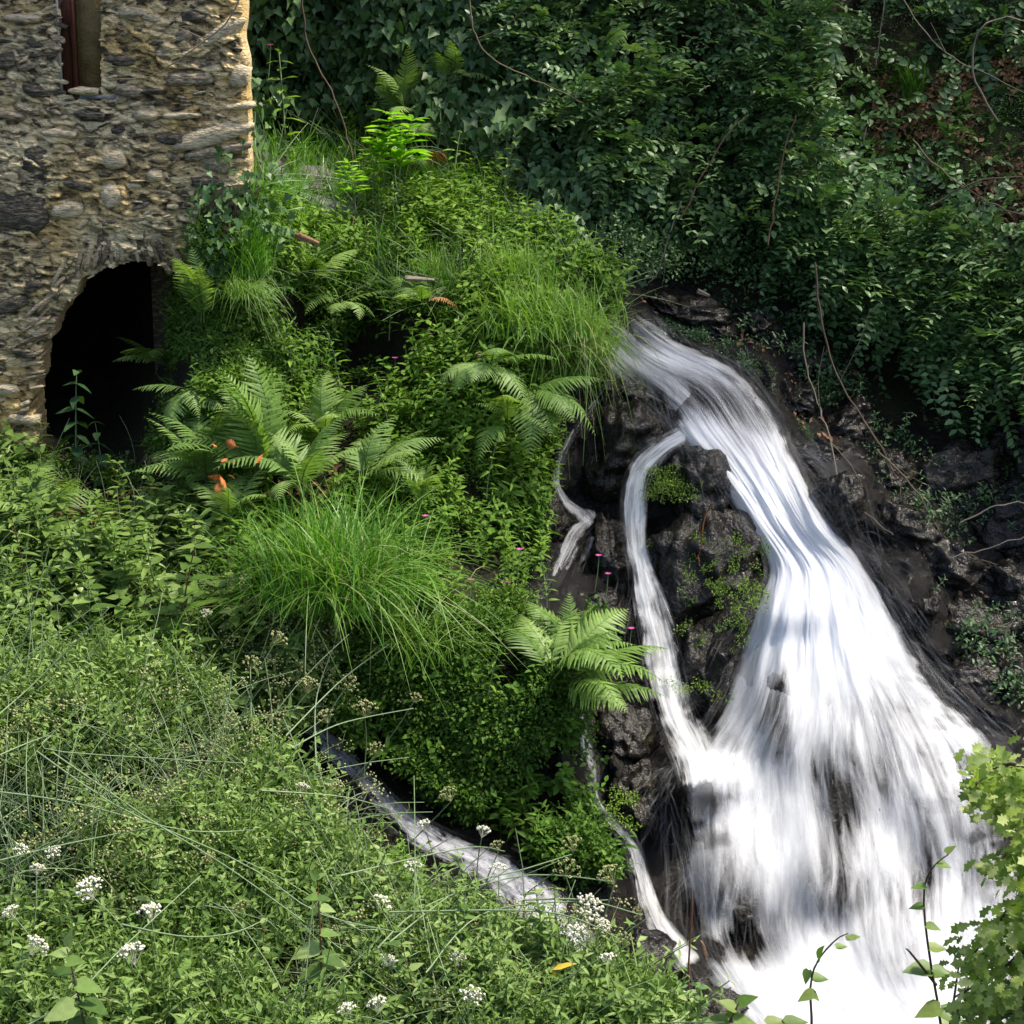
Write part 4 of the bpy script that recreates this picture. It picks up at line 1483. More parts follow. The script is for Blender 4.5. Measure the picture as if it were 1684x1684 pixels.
def frond(seed, pairs=20, droop=.55, wid=.34, nsub=7):
    """one fern frond a metre long: rachis, tapering pinnae cut into pinnules"""
    r_ = np.random.default_rng(seed)
    t = T()
    tt = np.linspace(0, 1, 10)
    st_ = np.stack([tt * (1 - .25 * droop * tt), tt * 0 + .05 * np.sin(tt * 3 + seed), .45 * tt - droop * tt ** 2.1], -1)
    t.tube(st_, .009, .002, 3, .2)
    for k in range(pairs):
        f = .14 + .86 * k / (pairs - 1)
        p = np.array([np.interp(f, tt, st_[:, i]) for i in range(3)])
        q = np.array([np.interp(min(1, f + .05), tt, st_[:, i]) for i in range(3)])
        ax = unit(q - p + 1e-6)
        if f > .97:
            ax = unit(st_[-1] - st_[-2])
        g = (f - .14) / .86
        ln = wid * (min(1, .5 + g * 2.6)) * (1 - g) ** .75 + .012
        for sgn in (-1, 1):
            d = unit(ax * .5 + np.array([0, sgn, -.05]) + r_.normal(0, .07, 3))
            nrm = unit(np.cross(ax, np.array([0, 1, 0])) * -1 + r_.normal(0, .1, 3))
            if nrm[2] < 0:
                nrm = -nrm
            s_ = unit(np.cross(d, nrm))
            ns = max(3, int(nsub * ln / wid + 1.5))
            a = np.linspace(0, 1, ns + 1)[:, None]
            c = p + d * ln * a + nrm * (-.30 * ln * a * a) + ax * (.10 * ln * a * a)
            zig = 1 + .35 * (np.arange(ns + 1)[:, None] % 2)
            hw = (ln * .046 + .005) * np.clip(1 - a, 0, 1) ** .6 * zig
            V = np.concatenate([c + s_ * hw, c + nrm * hw * .25, c - s_ * hw])
            m1 = ns + 1
            F = []
            for m_ in range(ns):
                F += [[m_, m_ + 1, m1 + m_ + 1, m1 + m_], [m1 + m_, m1 + m_ + 1, 2 * m1 + m_ + 1, 2 * m1 + m_]]
            t.add(V, np.array(F), .5 + r_.uniform(-.15, .18) + .12 * g)
    return t


# ------------------------------------------------------------------ scattering over the slopes
UPV = np.array([0, 0, 1.0])


def upright_frames(nrm, k=.35, jit=.2):
    """z axis between straight up and the slope's normal, random turn"""
    n = len(nrm)
    z = unit(UPV * (1 - k) + nrm * k + rng.normal(0, jit, (n, 3)))
    a = unit(rng.normal(size=(n, 3)))
    x = unit(np.cross(a, z))
    y = np.cross(z, x)
    return np.stack([x, y, z], -1)


def clump(Pn, f, seed, oct_=2):
    return fbm(Pn * f, oct_, seed) * .5 + .5


def patch(name, surf, poly, n, tmpls, size, mat, k=.35, lift=(0, 0), f=2.2, thr=0.3, seed=1, label=None, cat_=None, parent=None, tone=(.25, .75), jit=.2, kind='stuff', avoid=None, sink=0.0):
    q = rand_in(poly, n)
    Pn = surf.at(q[:, 0], q[:, 1])
    c = clump(Pn, f, seed)
    keep = c > thr * rng.uniform(.82, 1.14, len(c))
    if avoid is not None:
        keep &= avoid(q[:, 0], q[:, 1])
    Pn, q, c = Pn[keep], q[keep], c[keep]
    nr = surf.n(q[:, 0], q[:, 1])
    Pn = Pn + nr * rng.uniform(lift[0], lift[1], len(Pn))[:, None] - UPV * sink
    Rm = upright_frames(nr, k, jit)
    S = rng.uniform(*size, len(Pn)) * (.7 + .6 * c)
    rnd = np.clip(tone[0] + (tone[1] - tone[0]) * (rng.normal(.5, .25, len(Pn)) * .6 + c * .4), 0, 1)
    V, F, r = merge([t.get() if isinstance(t, T) else t for t in tmpls], Pn, Rm, S, rnd)
    o = link(name, mesh_np(name, V, F, M[mat], r), parent, label=label, cat=cat_, kind=kind)
    if parent is not None:
        o.location = -np.array(parent.location)
    return o


def no_water(px, py):
    """keep the falls and streams clear"""
    left = np.interp(py, [r[0][1] for r in FAN], [r[0][0] for r in FAN])
    a = (px > left - 15) & (py > 540) & (px < np.interp(py, [500, 600, 700, 860, 1000, 1160, 1230], [1130, 1250, 1320, 1400, 1500, 1610, 1700]) + 20)
    b = (seg_dist(px, py, SIDE_LINE) < 55) | (seg_dist(px, py, LEFT_LINE) < 28) | (seg_dist(px, py, GULLY) < 46)
    return ~(a | b)


# --- ivy on the cliff
def leaf_cover(name, label, cat_, surf, poly, n, kind, size, mat, lift, f, thr, seed, nsep, hang=1.0, partname='leaf', tone=(.15, .85), stems=None):
    q = rand_in(poly, n)
    Pn = surf.smooth(q[:, 0], q[:, 1])
    c = clump(Pn, f, seed)
    keep = c > thr * rng.uniform(.7, 1.25, len(c))
    q, Pn, c = q[keep], Pn[keep], c[keep]
    nr = surf.n(q[:, 0], q[:, 1])
    dep = rng.uniform(0, 1, len(Pn))
    Pn = Pn + nr * (lift[0] + (lift[1] - lift[0]) * (dep * (.35 + c)))[:, None]
    m_ = len(Pn)
    tip = unit(np.array([0, -.25, -1.0]) * hang + rng.normal(0, .55, (m_, 3)))
    nn_ = unit(nr + np.array([0, -.1, .55]) + rng.normal(0, .6, (m_, 3)))
    Rm = frames(tip, nn_)
    S = rng.uniform(*size, m_)
    rnd = np.clip(tone[0] + (tone[1] - tone[0]) * rng.beta(1.6, 2.2, m_) + (rng.random(m_) < .05) * .3, 0, 1)
    root = thing(name, label, cat_, Pn.mean(0))
    rl = np.array(root.location)
    vis = (q[:, 0] > 0) & (q[:, 0] < 1684) & (q[:, 1] > 0) & (q[:, 1] < 1684)
    if nsep:
        order_ = np.argsort(-(dep + vis * 2))[:nsep]
        v, f_ = LEAF[kind]
        var = [mesh_np(partname, v, f_, M[mat], x) for x in (.15, .3, .45, .6, .8)]
        for i in order_:
            me = var[min(4, int(rnd[i] * 5))]
            link(partname, me, root, loc=Pn[i] - rl, rot=Matrix(Rm[i].tolist()).to_euler(), scale=float(S[i]))
        msk = np.ones(m_, bool)
        msk[order_] = False
    else:
        msk = np.ones(m_, bool)
    V, F, r = merge([leaf_t(kind)], Pn[msk], Rm[msk], S[msk], rnd[msk])
    o = link('foliage', mesh_np('foliage', V - rl, F, M[mat], r), root, kind='stuff')
    return root


IVY = [(330, -150), (960, -150), (1000, 60), (900, 250), (820, 300), (700, 240), (560, 235), (330, 260)]
leaf_cover('ivy', 'dense dark ivy curtain covering the cliff behind the building corner', 'ivy', A, IVY, 13000, 'ivy', (.075, .125), 'ivy', (.0, .6), 1.7, .40, 5, 300)
leaf_cover('ivy', 'small patch of ivy clinging to the foot of the building corner', 'ivy', A, [(370, 290), (440, 270), (450, 420), (360, 400)], 200, 'ivy', (.045, .075), 'ivy', (.2, .4), 2, .3, 6, 60)
leaf_cover('ivy', 'dark ivy hanging above the lip of the waterfall', 'ivy', A, [(820, 260), (1000, 260), (1120, 470), (980, 480), (880, 420), (820, 350)], 1500, 'ivy', (.06, .10), 'ivy', (.0, .30), 2, .40, 7, 120)

# --- the bramble bank: arching shoots over a dark slope
BRAM = [(860, -150), (1330, -150), (1380, 60), (1330, 200), (1370, 300), (1560, 420), (1850, 440), (1850, 640), (1640, 620), (1500, 520), (1380, 500), (1240, 430), (1120, 440), (1000, 330), (900, 250), (820, 120)]


def bramble(label, poly, n, lift, seed, f=1.1, thr=.45, size=(.35, .7), kinds='oval', L=.095, tone=(.2, .95), name='bramble', nsep=0):
    q = rand_in(poly, n)
    Pn = A.smooth(q[:, 0], q[:, 1])
    c = clump(Pn, f, seed, 3)
    keep = c > thr * rng.uniform(.75, 1.2, len(c))
    q, Pn, c = q[keep], Pn[keep], c[keep]
    nr = A.n(q[:, 0], q[:, 1])
    m_ = len(Pn)
    dep = rng.uniform(0, 1, m_) ** .8
    Pn = Pn + nr * ((lift[0] + (lift[1] - lift[0]) * dep * (c - .25) * 1.7))[:, None]
    ax = unit(nr * .7 + np.array([0, -.2, -.25]) + rng.normal(0, .75, (m_, 3)))
    z = unit(UPV + nr * .6 + rng.normal(0, .2, (m_, 3)))
    y = unit(np.cross(z, ax))
    z = np.cross(ax, y)
    Rm = np.stack([ax, y, z], -1)
    S = rng.uniform(*size, m_)
    rnd = np.clip(tone[0] + (tone[1] - tone[0]) * rng.beta(2, 2.5, m_), 0, 1)
    tm = [sprig(seed * 10 + i, 11, L / np.mean(size), kinds).get() for i in range(7)]
    root = thing(name, label, 'bush', Pn.mean(0))
    rl = np.array(root.location)
    vis = (q[:, 0] > 0) & (q[:, 0] < 1684) & (q[:, 1] > 0) & (q[:, 1] < 1684)
    order_ = np.argsort(-(dep * S + vis * 2))[:nsep]
    for i in order_:
        k = rng.integers(0, 7)
        key = (seed, int(k), int(rnd[i] * 3.99))
        if key not in SPR:
            v, f_, r = tm[k]
            SPR[key] = mesh_np('shoot', v, f_, M['bramble'], np.clip(r - .5 + (key[2] + .5) / 4, 0, 1))
        link('shoot', SPR[key], root, loc=Pn[i] - rl, rot=Matrix(Rm[i].tolist()).to_euler(), scale=float(S[i]))
    msk = np.ones(m_, bool)
    msk[order_] = False
    V, F, r = merge(tm, Pn[msk], Rm[msk], S[msk], rnd[msk])
    link('foliage', mesh_np('foliage', V - rl, F, M['bramble'], r), root, kind='stuff')
    return root


SPR = {}
bramble('broad mass of brambles and honeysuckle arching down the bank above the fall', BRAM, 3400, (.15, 1.15), 3, nsep=300, thr=.56)
bramble('thin scattered bramble shoots over the litter on the shaded upper bank', [(1400, -100), (1850, -100), (1850, 460), (1600, 430), (1420, 300)], 240, (.1, .5), 8, nsep=60, thr=.5, tone=(.0, .45))
bramble('curtain of small-leaved shoots hanging over the shaded rock at the frame edge', [(1330, 380), (1850, 380), (1850, 770), (1640, 720), (1540, 620), (1340, 540)], 1300, (.4, 1.05), 4, nsep=120, thr=.4)
patch('undergrowth', A, [(960, 300), (1500, 300), (1560, 560), (1300, 520), (1150, 480), (1000, 460)], 900, [bushlet(i, 24, .14) for i in range(4)], (.2, .4), 'ivy', lift=(0, .3), f=1.5, thr=.4, seed=41)
# leaf litter on the bare upper right bank
patch('leaf_litter', A, [(1430, 140), (1850, 60), (1850, 480), (1620, 470), (1450, 370)], 8000, [leaf_t('tiny'), leaf_t('lance'), leaf_t('oval')], (.04, .09), 'litter', k=.9, lift=(0.0, .06), f=1.1, thr=.40, seed=9, jit=.6, tone=(.2, 1))
patch('moss_foliage', A, [(1330, -120), (1850, -120), (1850, 460), (1560, 440), (1400, 300)], 4200, [bushlet(i, 20, .12) for i in range(3)] + [leaf_t('tiny')], (.06, .16), 'cover', lift=(0, .04), f=1.3, thr=.42, seed=13, tone=(0, .3))
patch('ground_moss', A, [(1380, -100), (1850, -100), (1850, 200), (1440, 200)], 1500, [bushlet(i, 20, .12) for i in range(3)], (.10, .2), 'ivy', lift=(0, .05), f=1.4, thr=.45, seed=12)
for k, (x, y, s_) in enumerate([(1500, 160, .5), (1555, 300, .35)]):
    q_ = A.at(x, y)
    V, F, r = blades(700 + k, 120, (.5, 1), (.2, .8), .011, .12, 5, .9)
    link('grass_tuft', mesh_np('grass_tuft', V, F, M['grass'], r), None, loc=q_, scale=s_, label=['small drooping grass tuft on the shaded bank above the litter', 'thin tuft of grass beside orange-brown leaf litter'][k], cat='grass', group='grass tufts')

# --- mid slope
lance = [herb(i, 'lance', 8, .34, .25) for i in range(6)]
ovalh = [herb(20 + i, 'oval', 7, .24, .3) for i in range(5)]
tinyb = [bushlet(40 + i, 30, .17) for i in range(6)]
ovalb = [bushlet(60 + i, 22, .24, 'oval') for i in range(5)]
feath = [feather(80 + i) for i in range(6)]
gr = [blades(90 + i, 9, (.5, 1), (.2, .9), .012, .12, 5) for i in range(5)]

MID = [(430, 260), (560, 230), (700, 240), (820, 300), (900, 420), (1000, 470), (990, 560), (960, 640), (860, 600), (700, 520), (560, 500), (430, 480), (380, 430)]
patch('undergrowth', A, MID, 2600, lance + ovalh, (.22, .46), 'herb', f=1.6, thr=.46, seed=21, avoid=lambda x, y: ~((x < 600) & (y < 395)))
patch('undergrowth', A, MID, 2500, tinyb, (.12, .28), 'cover', f=1.6, thr=.48, seed=22, lift=(0, .1), avoid=lambda x, y: ~((x < 590) & (x > 430) & (y < 370)))
patch('grass', A, MID, 1500, gr, (.25, .5), 'grass', f=2, thr=.4, seed=23)
MID2 = [(330, 640), (460, 600), (540, 640), (640, 620), (760, 560), (900, 640), (900, 780), (880, 960), (860, 1060), (700, 1060), (400, 1000), (300, 860)]
patch('undergrowth', A, MID2, 1800, lance + ovalh, (.2, .42), 'herb', f=1.9, thr=.52, seed=24, avoid=no_water, tone=(.15, .7))
patch('ground_cover_foliage', A, MID2, 5200, tinyb, (.12, .26), 'cover', f=1.7, thr=.50, seed=25, lift=(0, .12), avoid=no_water)
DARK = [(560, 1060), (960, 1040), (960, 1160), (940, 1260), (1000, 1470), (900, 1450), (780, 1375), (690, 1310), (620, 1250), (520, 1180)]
patch('ground_cover_foliage', A, DARK, 6000, tinyb + ovalb, (.09, .22), 'cover', f=2.3, thr=.52, seed=26, lift=(0, .3), k=.5, avoid=no_water, tone=(.0, .45))  # leaf tones lowered here and below, painting in this bank face's shade
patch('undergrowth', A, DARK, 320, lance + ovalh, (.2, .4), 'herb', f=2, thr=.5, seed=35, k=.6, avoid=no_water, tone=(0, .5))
LEFTG = [(-200, 780), (80, 770), (300, 800), (420, 900), (560, 1080), (540, 1180), (430, 1230), (300, 1180), (-200, 1160)]
patch('undergrowth', A, LEFTG, 1500, lance + ovalh + [herb(200 + i, 'nettle', 6, .36, .2) for i in range(3)], (.25, .5), 'nettle', f=2.4, thr=.5, seed=27)
patch('ground_cover_foliage', A, LEFTG, 3600, tinyb + feath, (.12, .28), 'cover', f=2.2, thr=.45, seed=28, lift=(0, .08))
patch('leaf_litter', A, [(100, 780), (560, 700), (620, 900), (420, 1100), (0, 1000)], 1800, [leaf_t('oval'), leaf_t('tiny')], (.05, .1), 'litter', k=.9, lift=(0, .05), f=1.2, thr=.4, seed=29, jit=.6)
patch('moss_foliage', A, [(300, 400), (440, 300), (450, 620), (330, 760), (260, 760)], 900, tinyb + gr, (.12, .26), 'cover', f=2.4, thr=.5, seed=30, lift=(0, .06), k=.8, tone=(0, .6))
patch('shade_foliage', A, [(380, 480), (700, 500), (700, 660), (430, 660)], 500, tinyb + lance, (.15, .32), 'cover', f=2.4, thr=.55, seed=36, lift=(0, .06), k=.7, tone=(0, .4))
leaf_cover('ivy', 'ivy draped over the ledge beside the arch below the building corner', 'ivy', A, [(330, 330), (440, 300), (450, 480), (340, 470)], 600, 'ivy', (.045, .075), 'ivy', (.02, .2), 2, .35, 16, 40)
# green tufts on the rocks
for k, (x0, y0, x1, y1, n_) in enumerate([(1060, 770, 1150, 830, 60), (1120, 880, 1260, 1070, 150), (1100, 1080, 1200, 1180, 30), (1000, 1240, 1090, 1360, 90), (1060, 880, 1080, 1000, 10)]):
    q = np.stack([rng.uniform(x0, x1, n_), rng.uniform(y0, y1, n_)], -1)
    Pn = A.smooth(q[:, 0], q[:, 1]) 
    Pn = Pn + unit(CAM - Pn) * .36
    c = clump(Pn, 4.0, 33)
    kk = c > .5
    Pn = Pn[kk]
    V, F, r = merge([b.get() for b in tinyb], Pn, upright_frames(unit(CAM - Pn), .8, .2), rng.uniform(.05, .11, len(Pn)), rng.uniform(.5, 1, len(Pn)))
    link('rock_foliage', mesh_np('rock_foliage', V, F, M['herb'], r), None, label=['row of tiny green plants on the pointed mossy boulder', 'scattered bright green plants on the black rock face', 'few small plants low on the dark rock foot', 'small green plants on the black rock by the lowest trickle', 'tiny plants beside the narrow side stream'][k], cat='plant', group='small plants on wet rocks', kind='stuff')

RB = [(1130, 490), (1260, 520), (1500, 600), (2080, 680), (2080, 1500), (1760, 1500), (1684, 1180), (1560, 1060), (1480, 900), (1400, 760)]
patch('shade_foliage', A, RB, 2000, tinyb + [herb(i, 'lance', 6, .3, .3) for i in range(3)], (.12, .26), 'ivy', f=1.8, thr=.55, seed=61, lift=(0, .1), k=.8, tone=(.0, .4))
patch('leaf_litter', A, RB, 500, [leaf_t('oval'), leaf_t('tiny')], (.04, .08), 'litter', k=.9, lift=(0, .04), f=2.5, thr=.6, seed=62, jit=.6)
LIP = [(1050, 480), (1260, 520), (1340, 620), (1420, 720), (1330, 730), (1290, 660), (1200, 590), (1080, 540)]
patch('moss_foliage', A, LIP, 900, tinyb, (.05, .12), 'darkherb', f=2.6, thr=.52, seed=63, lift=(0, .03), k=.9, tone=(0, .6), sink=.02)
patch('leaf_litter', A, LIP, 260, [leaf_t('oval'), leaf_t('tiny')], (.03, .06), 'litter', k=.9, lift=(.01, .03), f=2.5, thr=.45, seed=64, jit=.6)
# --- near bank
BK = [(-200, 1110), (0, 1130), (300, 1155), (430, 1265), (560, 1419), (700, 1517), (850, 1582), (960, 1606), (1020, 1650), (1060, 1720), (1090, 1800), (-200, 1800)]
midb = [bushlet(240 + i, 26, .15, 'lance', .9) for i in range(4)]
patch('bank_foliage', B, BK, 5200, tinyb + midb, (.07, .17), 'bank', f=1.5, thr=.455, seed=51, lift=(0, .2))
patch('bank_foliage', B, BK, 7500, feath, (.25, .62), 'bank', f=1.5, thr=.455, seed=51, lift=(-.05, .10), jit=.4, avoid=off_crest)
fine = [herb(260 + i, 'lance', 11, .17, .3, per=2) for i in range(5)]
patch('bank_foliage', B, BK, 2600, fine, (.3, .6), 'bank', f=1.5, thr=.455, seed=51, lift=(0, .1), jit=.4, tone=(.2, .9), avoid=off_crest)
patch('bank_foliage', B, BK, 420, lance + ovalh, (.22, .42), 'bank', f=1.5, thr=.455, seed=51, lift=(0, .1), jit=.35, tone=(.4, 1), avoid=off_crest)
patch('bank_foliage', B, [(430, 1265), (560, 1419), (700, 1517), (850, 1582), (960, 1606), (1020, 1650), (1060, 1720), (1090, 1800), (500, 1800), (400, 1500)], 6500, tinyb + midb + fine, (.10, .26), 'bankbright', f=1.5, thr=.455, seed=51, lift=(0, .16))
patch('grass', B, BK, 900, gr, (.3, .6), 'palegrass', f=1.5, thr=.455, seed=51, jit=.5, avoid=off_crest)


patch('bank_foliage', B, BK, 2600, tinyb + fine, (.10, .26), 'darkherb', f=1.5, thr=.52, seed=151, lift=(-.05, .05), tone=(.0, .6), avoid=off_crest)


def seedling(seed):
    r_ = np.random.default_rng(seed)
    t = T()
    for s_ in range(3):
        st_ = arc(r_.uniform(.6, 1), r_.uniform(.1, .5), r_.uniform(0, 6.28), 4)
        t.tube(st_, .006, .004, 3, .35)
        for k in range(16):
            d = unit(r_.normal(size=3) * np.array([1, 1, .4]))
            t.blob(st_[-1] + d * r_.uniform(.05, .16), r_.uniform(.010, .02), r_.uniform(.2, .9))
    return t


def wisps(seed, n=5):
    r_ = np.random.default_rng(seed)
    t = T()
    for s_ in range(n):
        st_ = arc(r_.uniform(.4, 1), r_.uniform(.3, 1.1), r_.uniform(0, 6.28), 6, r_.uniform(0, .4))
        t.tube(st_, .006, .003, 3, r_.uniform(.2, .9))
    return t


wispt = [wisps(i) for i in range(6)]
patch('stalk_foliage', B, BK, 420, wispt, (.4, .85), 'palestem', f=1.1, thr=.4, seed=66, lift=(0, .15), jit=.4, avoid=off_crest)
patch('stalk_foliage', A, LEFTG, 160, wispt, (.3, .6), 'palestem', f=1.3, thr=.4, seed=67, lift=(0, .1), jit=.4)
patch('stalk_foliage', A, MID, 220, wispt, (.3, .6), 'palestem', f=1.3, thr=.4, seed=68, lift=(0, .1), jit=.4)
seedt = [seedling(i) for i in range(5)]
patch('seed_stalk_foliage', B, [(-50, 1200), (300, 1190), (430, 1260), (560, 1400), (560, 1560), (200, 1560), (-50, 1400)], 110, seedt, (.35, .6), 'seed', f=1.6, thr=.5, seed=55, jit=.3, tone=(.0, .6))
patch('seed_stalk_foliage', B, [(560, 1400), (700, 1490), (960, 1590), (1050, 1700), (560, 1700)], 90, seedt, (.3, .5), 'seed', f=1.6, thr=.5, seed=56, jit=.3, tone=(.3, 1))
patch('seed_stalk_foliage', A, [(380, 1000), (600, 1080), (620, 1250), (440, 1200)], 60, seedt, (.35, .6), 'seed', f=1.6, thr=.4, seed=58, jit=.3, tone=(.0, .6))

# ------------------------------------------------------------------ ferns
FR = [frond(i, 20 + (i % 3) * 2, .35 + .12 * (i % 4), .30 + .03 * (i % 3)) for i in range(8)]
FRD = [t.get() for t in FR]
fern_cache = {}


def frond_mesh(k, mat, tone):
    key = (k, mat, tone)
    if key not in fern_cache:
        V, F, r = FRD[k]
        fern_cache[key] = mesh_np('frond', V, F, M[mat], np.clip(r - .5 + (tone + .5) / 3, 0, 1))
    return fern_cache[key]


def fern(label, px, py, size, n=7, mat='fern', surf=A, spread=(0, 360), el=(15, 60), dY=.0, group='ferns on the banks', name='fern', at=None):
    c = surf.at(px, py) if at is None else at
    c = c + unit(CAM - c) * (dY + .22)
    t = thing(name, label, 'fern', c, group=group)
    for i in range(n):
        a = R(spread[0] + (spread[1] - spread[0]) * (i + rng.uniform(.2, .8)) / n)
        e = R(rng.uniform(*el))
        Rm = Matrix.Rotation(a, 4, 'Z') @ Matrix.Rotation(-e, 4, 'Y') @ Matrix.Rotation(rng.normal(0, .25), 4, 'X')
        link('frond', frond_mesh(int(rng.integers(0, 8)), 'dead' if rng.random() < .02 else mat, int(rng.integers(0, 3))), t, rot=Rm.to_euler(), scale=float(size * rng.uniform(.75, 1.15)))
    return t


# spread angles: 0 = to the right, 90 = away, 180 = left, 270 = towards the camera
fern('pale fern cluster low on the ivy cliff, tallest there', 665, 190, .62, 7, 'fernpale', spread=(180, 400), el=(10, 75), dY=.35)
fern('fern with pointed fronds beneath the ivy beside the pale cluster', 745, 130, .45, 5, 'fernpale', spread=(190, 350), el=(-20, 50), dY=.35)
fern('fern dangling a white-green frond below the ivy', 690, 205, .42, 4, 'fernpale', spread=(200, 340), el=(-30, 10), dY=.4)
fern('small fern half hidden above the bright lime plant', 690, 270, .5, 4, 'fernpale', spread=(150, 330), el=(0, 40), dY=.2)
fern('single light fern frond in the brambles high on the bank', 1030, 50, .5, 1, 'fern', spread=(195, 235), el=(-35, -15), dY=.8)
fern('fern hanging from the arch edge into the dark opening', 270, 600, .55, 6, 'fern', spread=(150, 360), el=(-25, 45), dY=.1)
fern('upright fern growing against the arch beside the dark opening', 330, 530, .62, 6, 'fern', spread=(60, 300), el=(30, 85), dY=.1)
fern('fern drooping beneath the hanging fern at the arch', 310, 640, .5, 5, 'fernpale', spread=(180, 330), el=(-40, 10), dY=.05)
fern('big fern with comb-like fronds fanned towards the arch', 350, 800, .85, 9, 'fernpale', spread=(110, 300), el=(15, 70), dY=.2)
fern('tall fern standing behind the orange dead fronds', 430, 790, .95, 9, 'fern', spread=(60, 250), el=(35, 85), dY=.2)
fern('pale fern with long arching fronds above the lush grass tussock', 500, 810, .8, 9, 'fernpale', spread=(0, 360), el=(20, 70), dY=.2)
fern('fern whose long frond points at the fall over dark ground', 600, 790, .75, 7, 'fernpale', spread=(-60, 120), el=(15, 60), dY=.2)
fern('fern beside the shaded hollow in the middle of the slope', 530, 720, .6, 7, 'fern', spread=(0, 360), el=(20, 70), dY=.1)
fern('fern tangled in herbs at the top of the slope', 510, 470, .62, 8, 'fern', spread=(0, 360), el=(20, 65), dY=.1)
fern('fern with flat frond over the dark hollow', 560, 500, .55, 6, 'fernpale', spread=(180, 380), el=(-10, 30), dY=.15)
fern('small fern by the weathered plank on the slope', 700, 500, .45, 6, 'fern', spread=(0, 360), el=(10, 50), dY=.15)
fern('fern under the pale tussock with fronds pointing down', 800, 600, .6, 6, 'fernpale', spread=(200, 350), el=(-20, 40), dY=.3)
fern('fern drooping darkly below the pale tussock toward the boulder', 870, 640, .7, 5, 'fern', spread=(250, 370), el=(-45, 10), dY=.3)
fern('fern in the shade beside the small trickle', 840, 700, .5, 5, 'fern', spread=(180, 360), el=(-20, 40), dY=.2)
fern('sunlit fern leaning over the side stream', 905, 1110, .8, 9, 'fern', spread=(-60, 150), el=(-5, 45), dY=.3)
fern('fern with drooping dark fronds reaching to the side stream', 930, 1130, .8, 7, 'fern', spread=(-70, 60), el=(-15, 25), dY=.35)
fern('small fern tucked below the hanging shoots on the dark bank', 940, 1080, .55, 6, 'fern', spread=(-30, 200), el=(20, 70), dY=.2)
fern('pale fern spreading flat before the building foot', 60, 850, .7, 7, 'fernpale', spread=(0, 360), el=(10, 40), dY=.1)
fern('low fern at the frame edge under the building', 10, 880, .55, 6, 'fernpale', spread=(0, 360), el=(5, 40), dY=.1)
fern('small yellow-green fern behind the lush grass tussock', 690, 830, .4, 6, 'fern', spread=(0, 360), el=(20, 60), dY=.2)
fern('fern just below the orange dead fronds', 380, 860, .6, 7, 'fernpale', spread=(0, 360), el=(15, 60), dY=.15)
df = thing('dead_fern', 'bright orange dead fern fronds among the green ones near the arch', 'fern', A.at(375, 770) + unit(CAM - A.at(375, 770)) * .95)
for i in range(9):
    V, F, r = FRD[i % 3]
    link('frond', mesh_np('frond', V, F, M['orange'], r), df, loc=(rng.normal(0, .1), rng.normal(0, .05), rng.normal(0, .09)), rot=(rng.normal(0, .6), R(rng.uniform(-30, 60)), R(rng.uniform(0, 360))), scale=rng.uniform(.09, .16))

# ------------------------------------------------------------------ grass tufts


def tuft(label, px, py, size, n, mat, lean=(.1, .9), wd=.009, spread=.09, surf=A, dY=.1, droop=.6, seed=0, h=(.5, 1)):
    c = surf.at(px, py)
    c = c + unit(CAM - c) * dY
    V, F, r = blades(seed + 300, n, h, lean, wd, spread, 7, droop)
    return link('grass_tussock', mesh_np('grass_tussock', V, F, M[mat], r), None, loc=c, scale=size, label=label, cat='grass', group='grass tussocks')


tuft('large lush green grass tussock with fine arching blades', 545, 985, .98, 1300, 'grass', (.15, 1.15), .0055, .24, dY=.45, seed=1, droop=.9, h=(.3, 1.05))
tuft('outer ring of paler long blades draping over the lush tussock', 560, 985, 1.3, 300, 'palegrass', (.5, 1.1), .0045, .14, dY=.55, seed=2, droop=1.1)
tuft('pale yellow-green tussock with curling blades at the lip of the fall', 890, 545, .66, 1200, 'palegrass', (.2, 1.1), .0085, .36, dY=.35, seed=3, droop=1.2)
tuft('drooping straw-green tussock hanging beside the inflowing water', 935, 575, .66, 600, 'palegrass', (.5, 1.1), .006, .25, dY=.4, seed=4, droop=2.2)
tuft('short curly grass above the pale tussock', 850, 480, .55, 500, 'palegrass', (.2, .9), .008, .2, dY=.2, seed=5)
tuft('sparse yellowish grass below the building corner ivy', 410, 450, .55, 380, 'grass', (.1, .7), .006, .14, dY=.2, seed=6)
tuft('grass hanging over brown earth beside the arch fern', 400, 490, .5, 300, 'palegrass', (.4, 1.0), .005, .12, dY=.3, seed=7, droop=2)
tuft('thin grass among herbs behind the dark hollow', 720, 470, .5, 260, 'palegrass', (.2, .9), .006, .2, dY=.1, seed=8)
tuft('blue-green grass blades arching below the lush tussock beside dark gap', 700, 1080, .8, 240, 'palegrass', (.4, 1.0), .005, .16, dY=.2, seed=9, droop=1)

tuft('dry straw blades tangled through the lush green tussock', 550, 990, .95, 130, 'seed', (.3, 1.2), .005, .26, dY=.45, seed=11, droop=1.2, h=(.3, 1))
tuft('straw-coloured dead blades hanging out of the pale tussock', 915, 565, .62, 170, 'seed', (.4, 1.2), .005, .3, dY=.35, seed=12, droop=2.2)
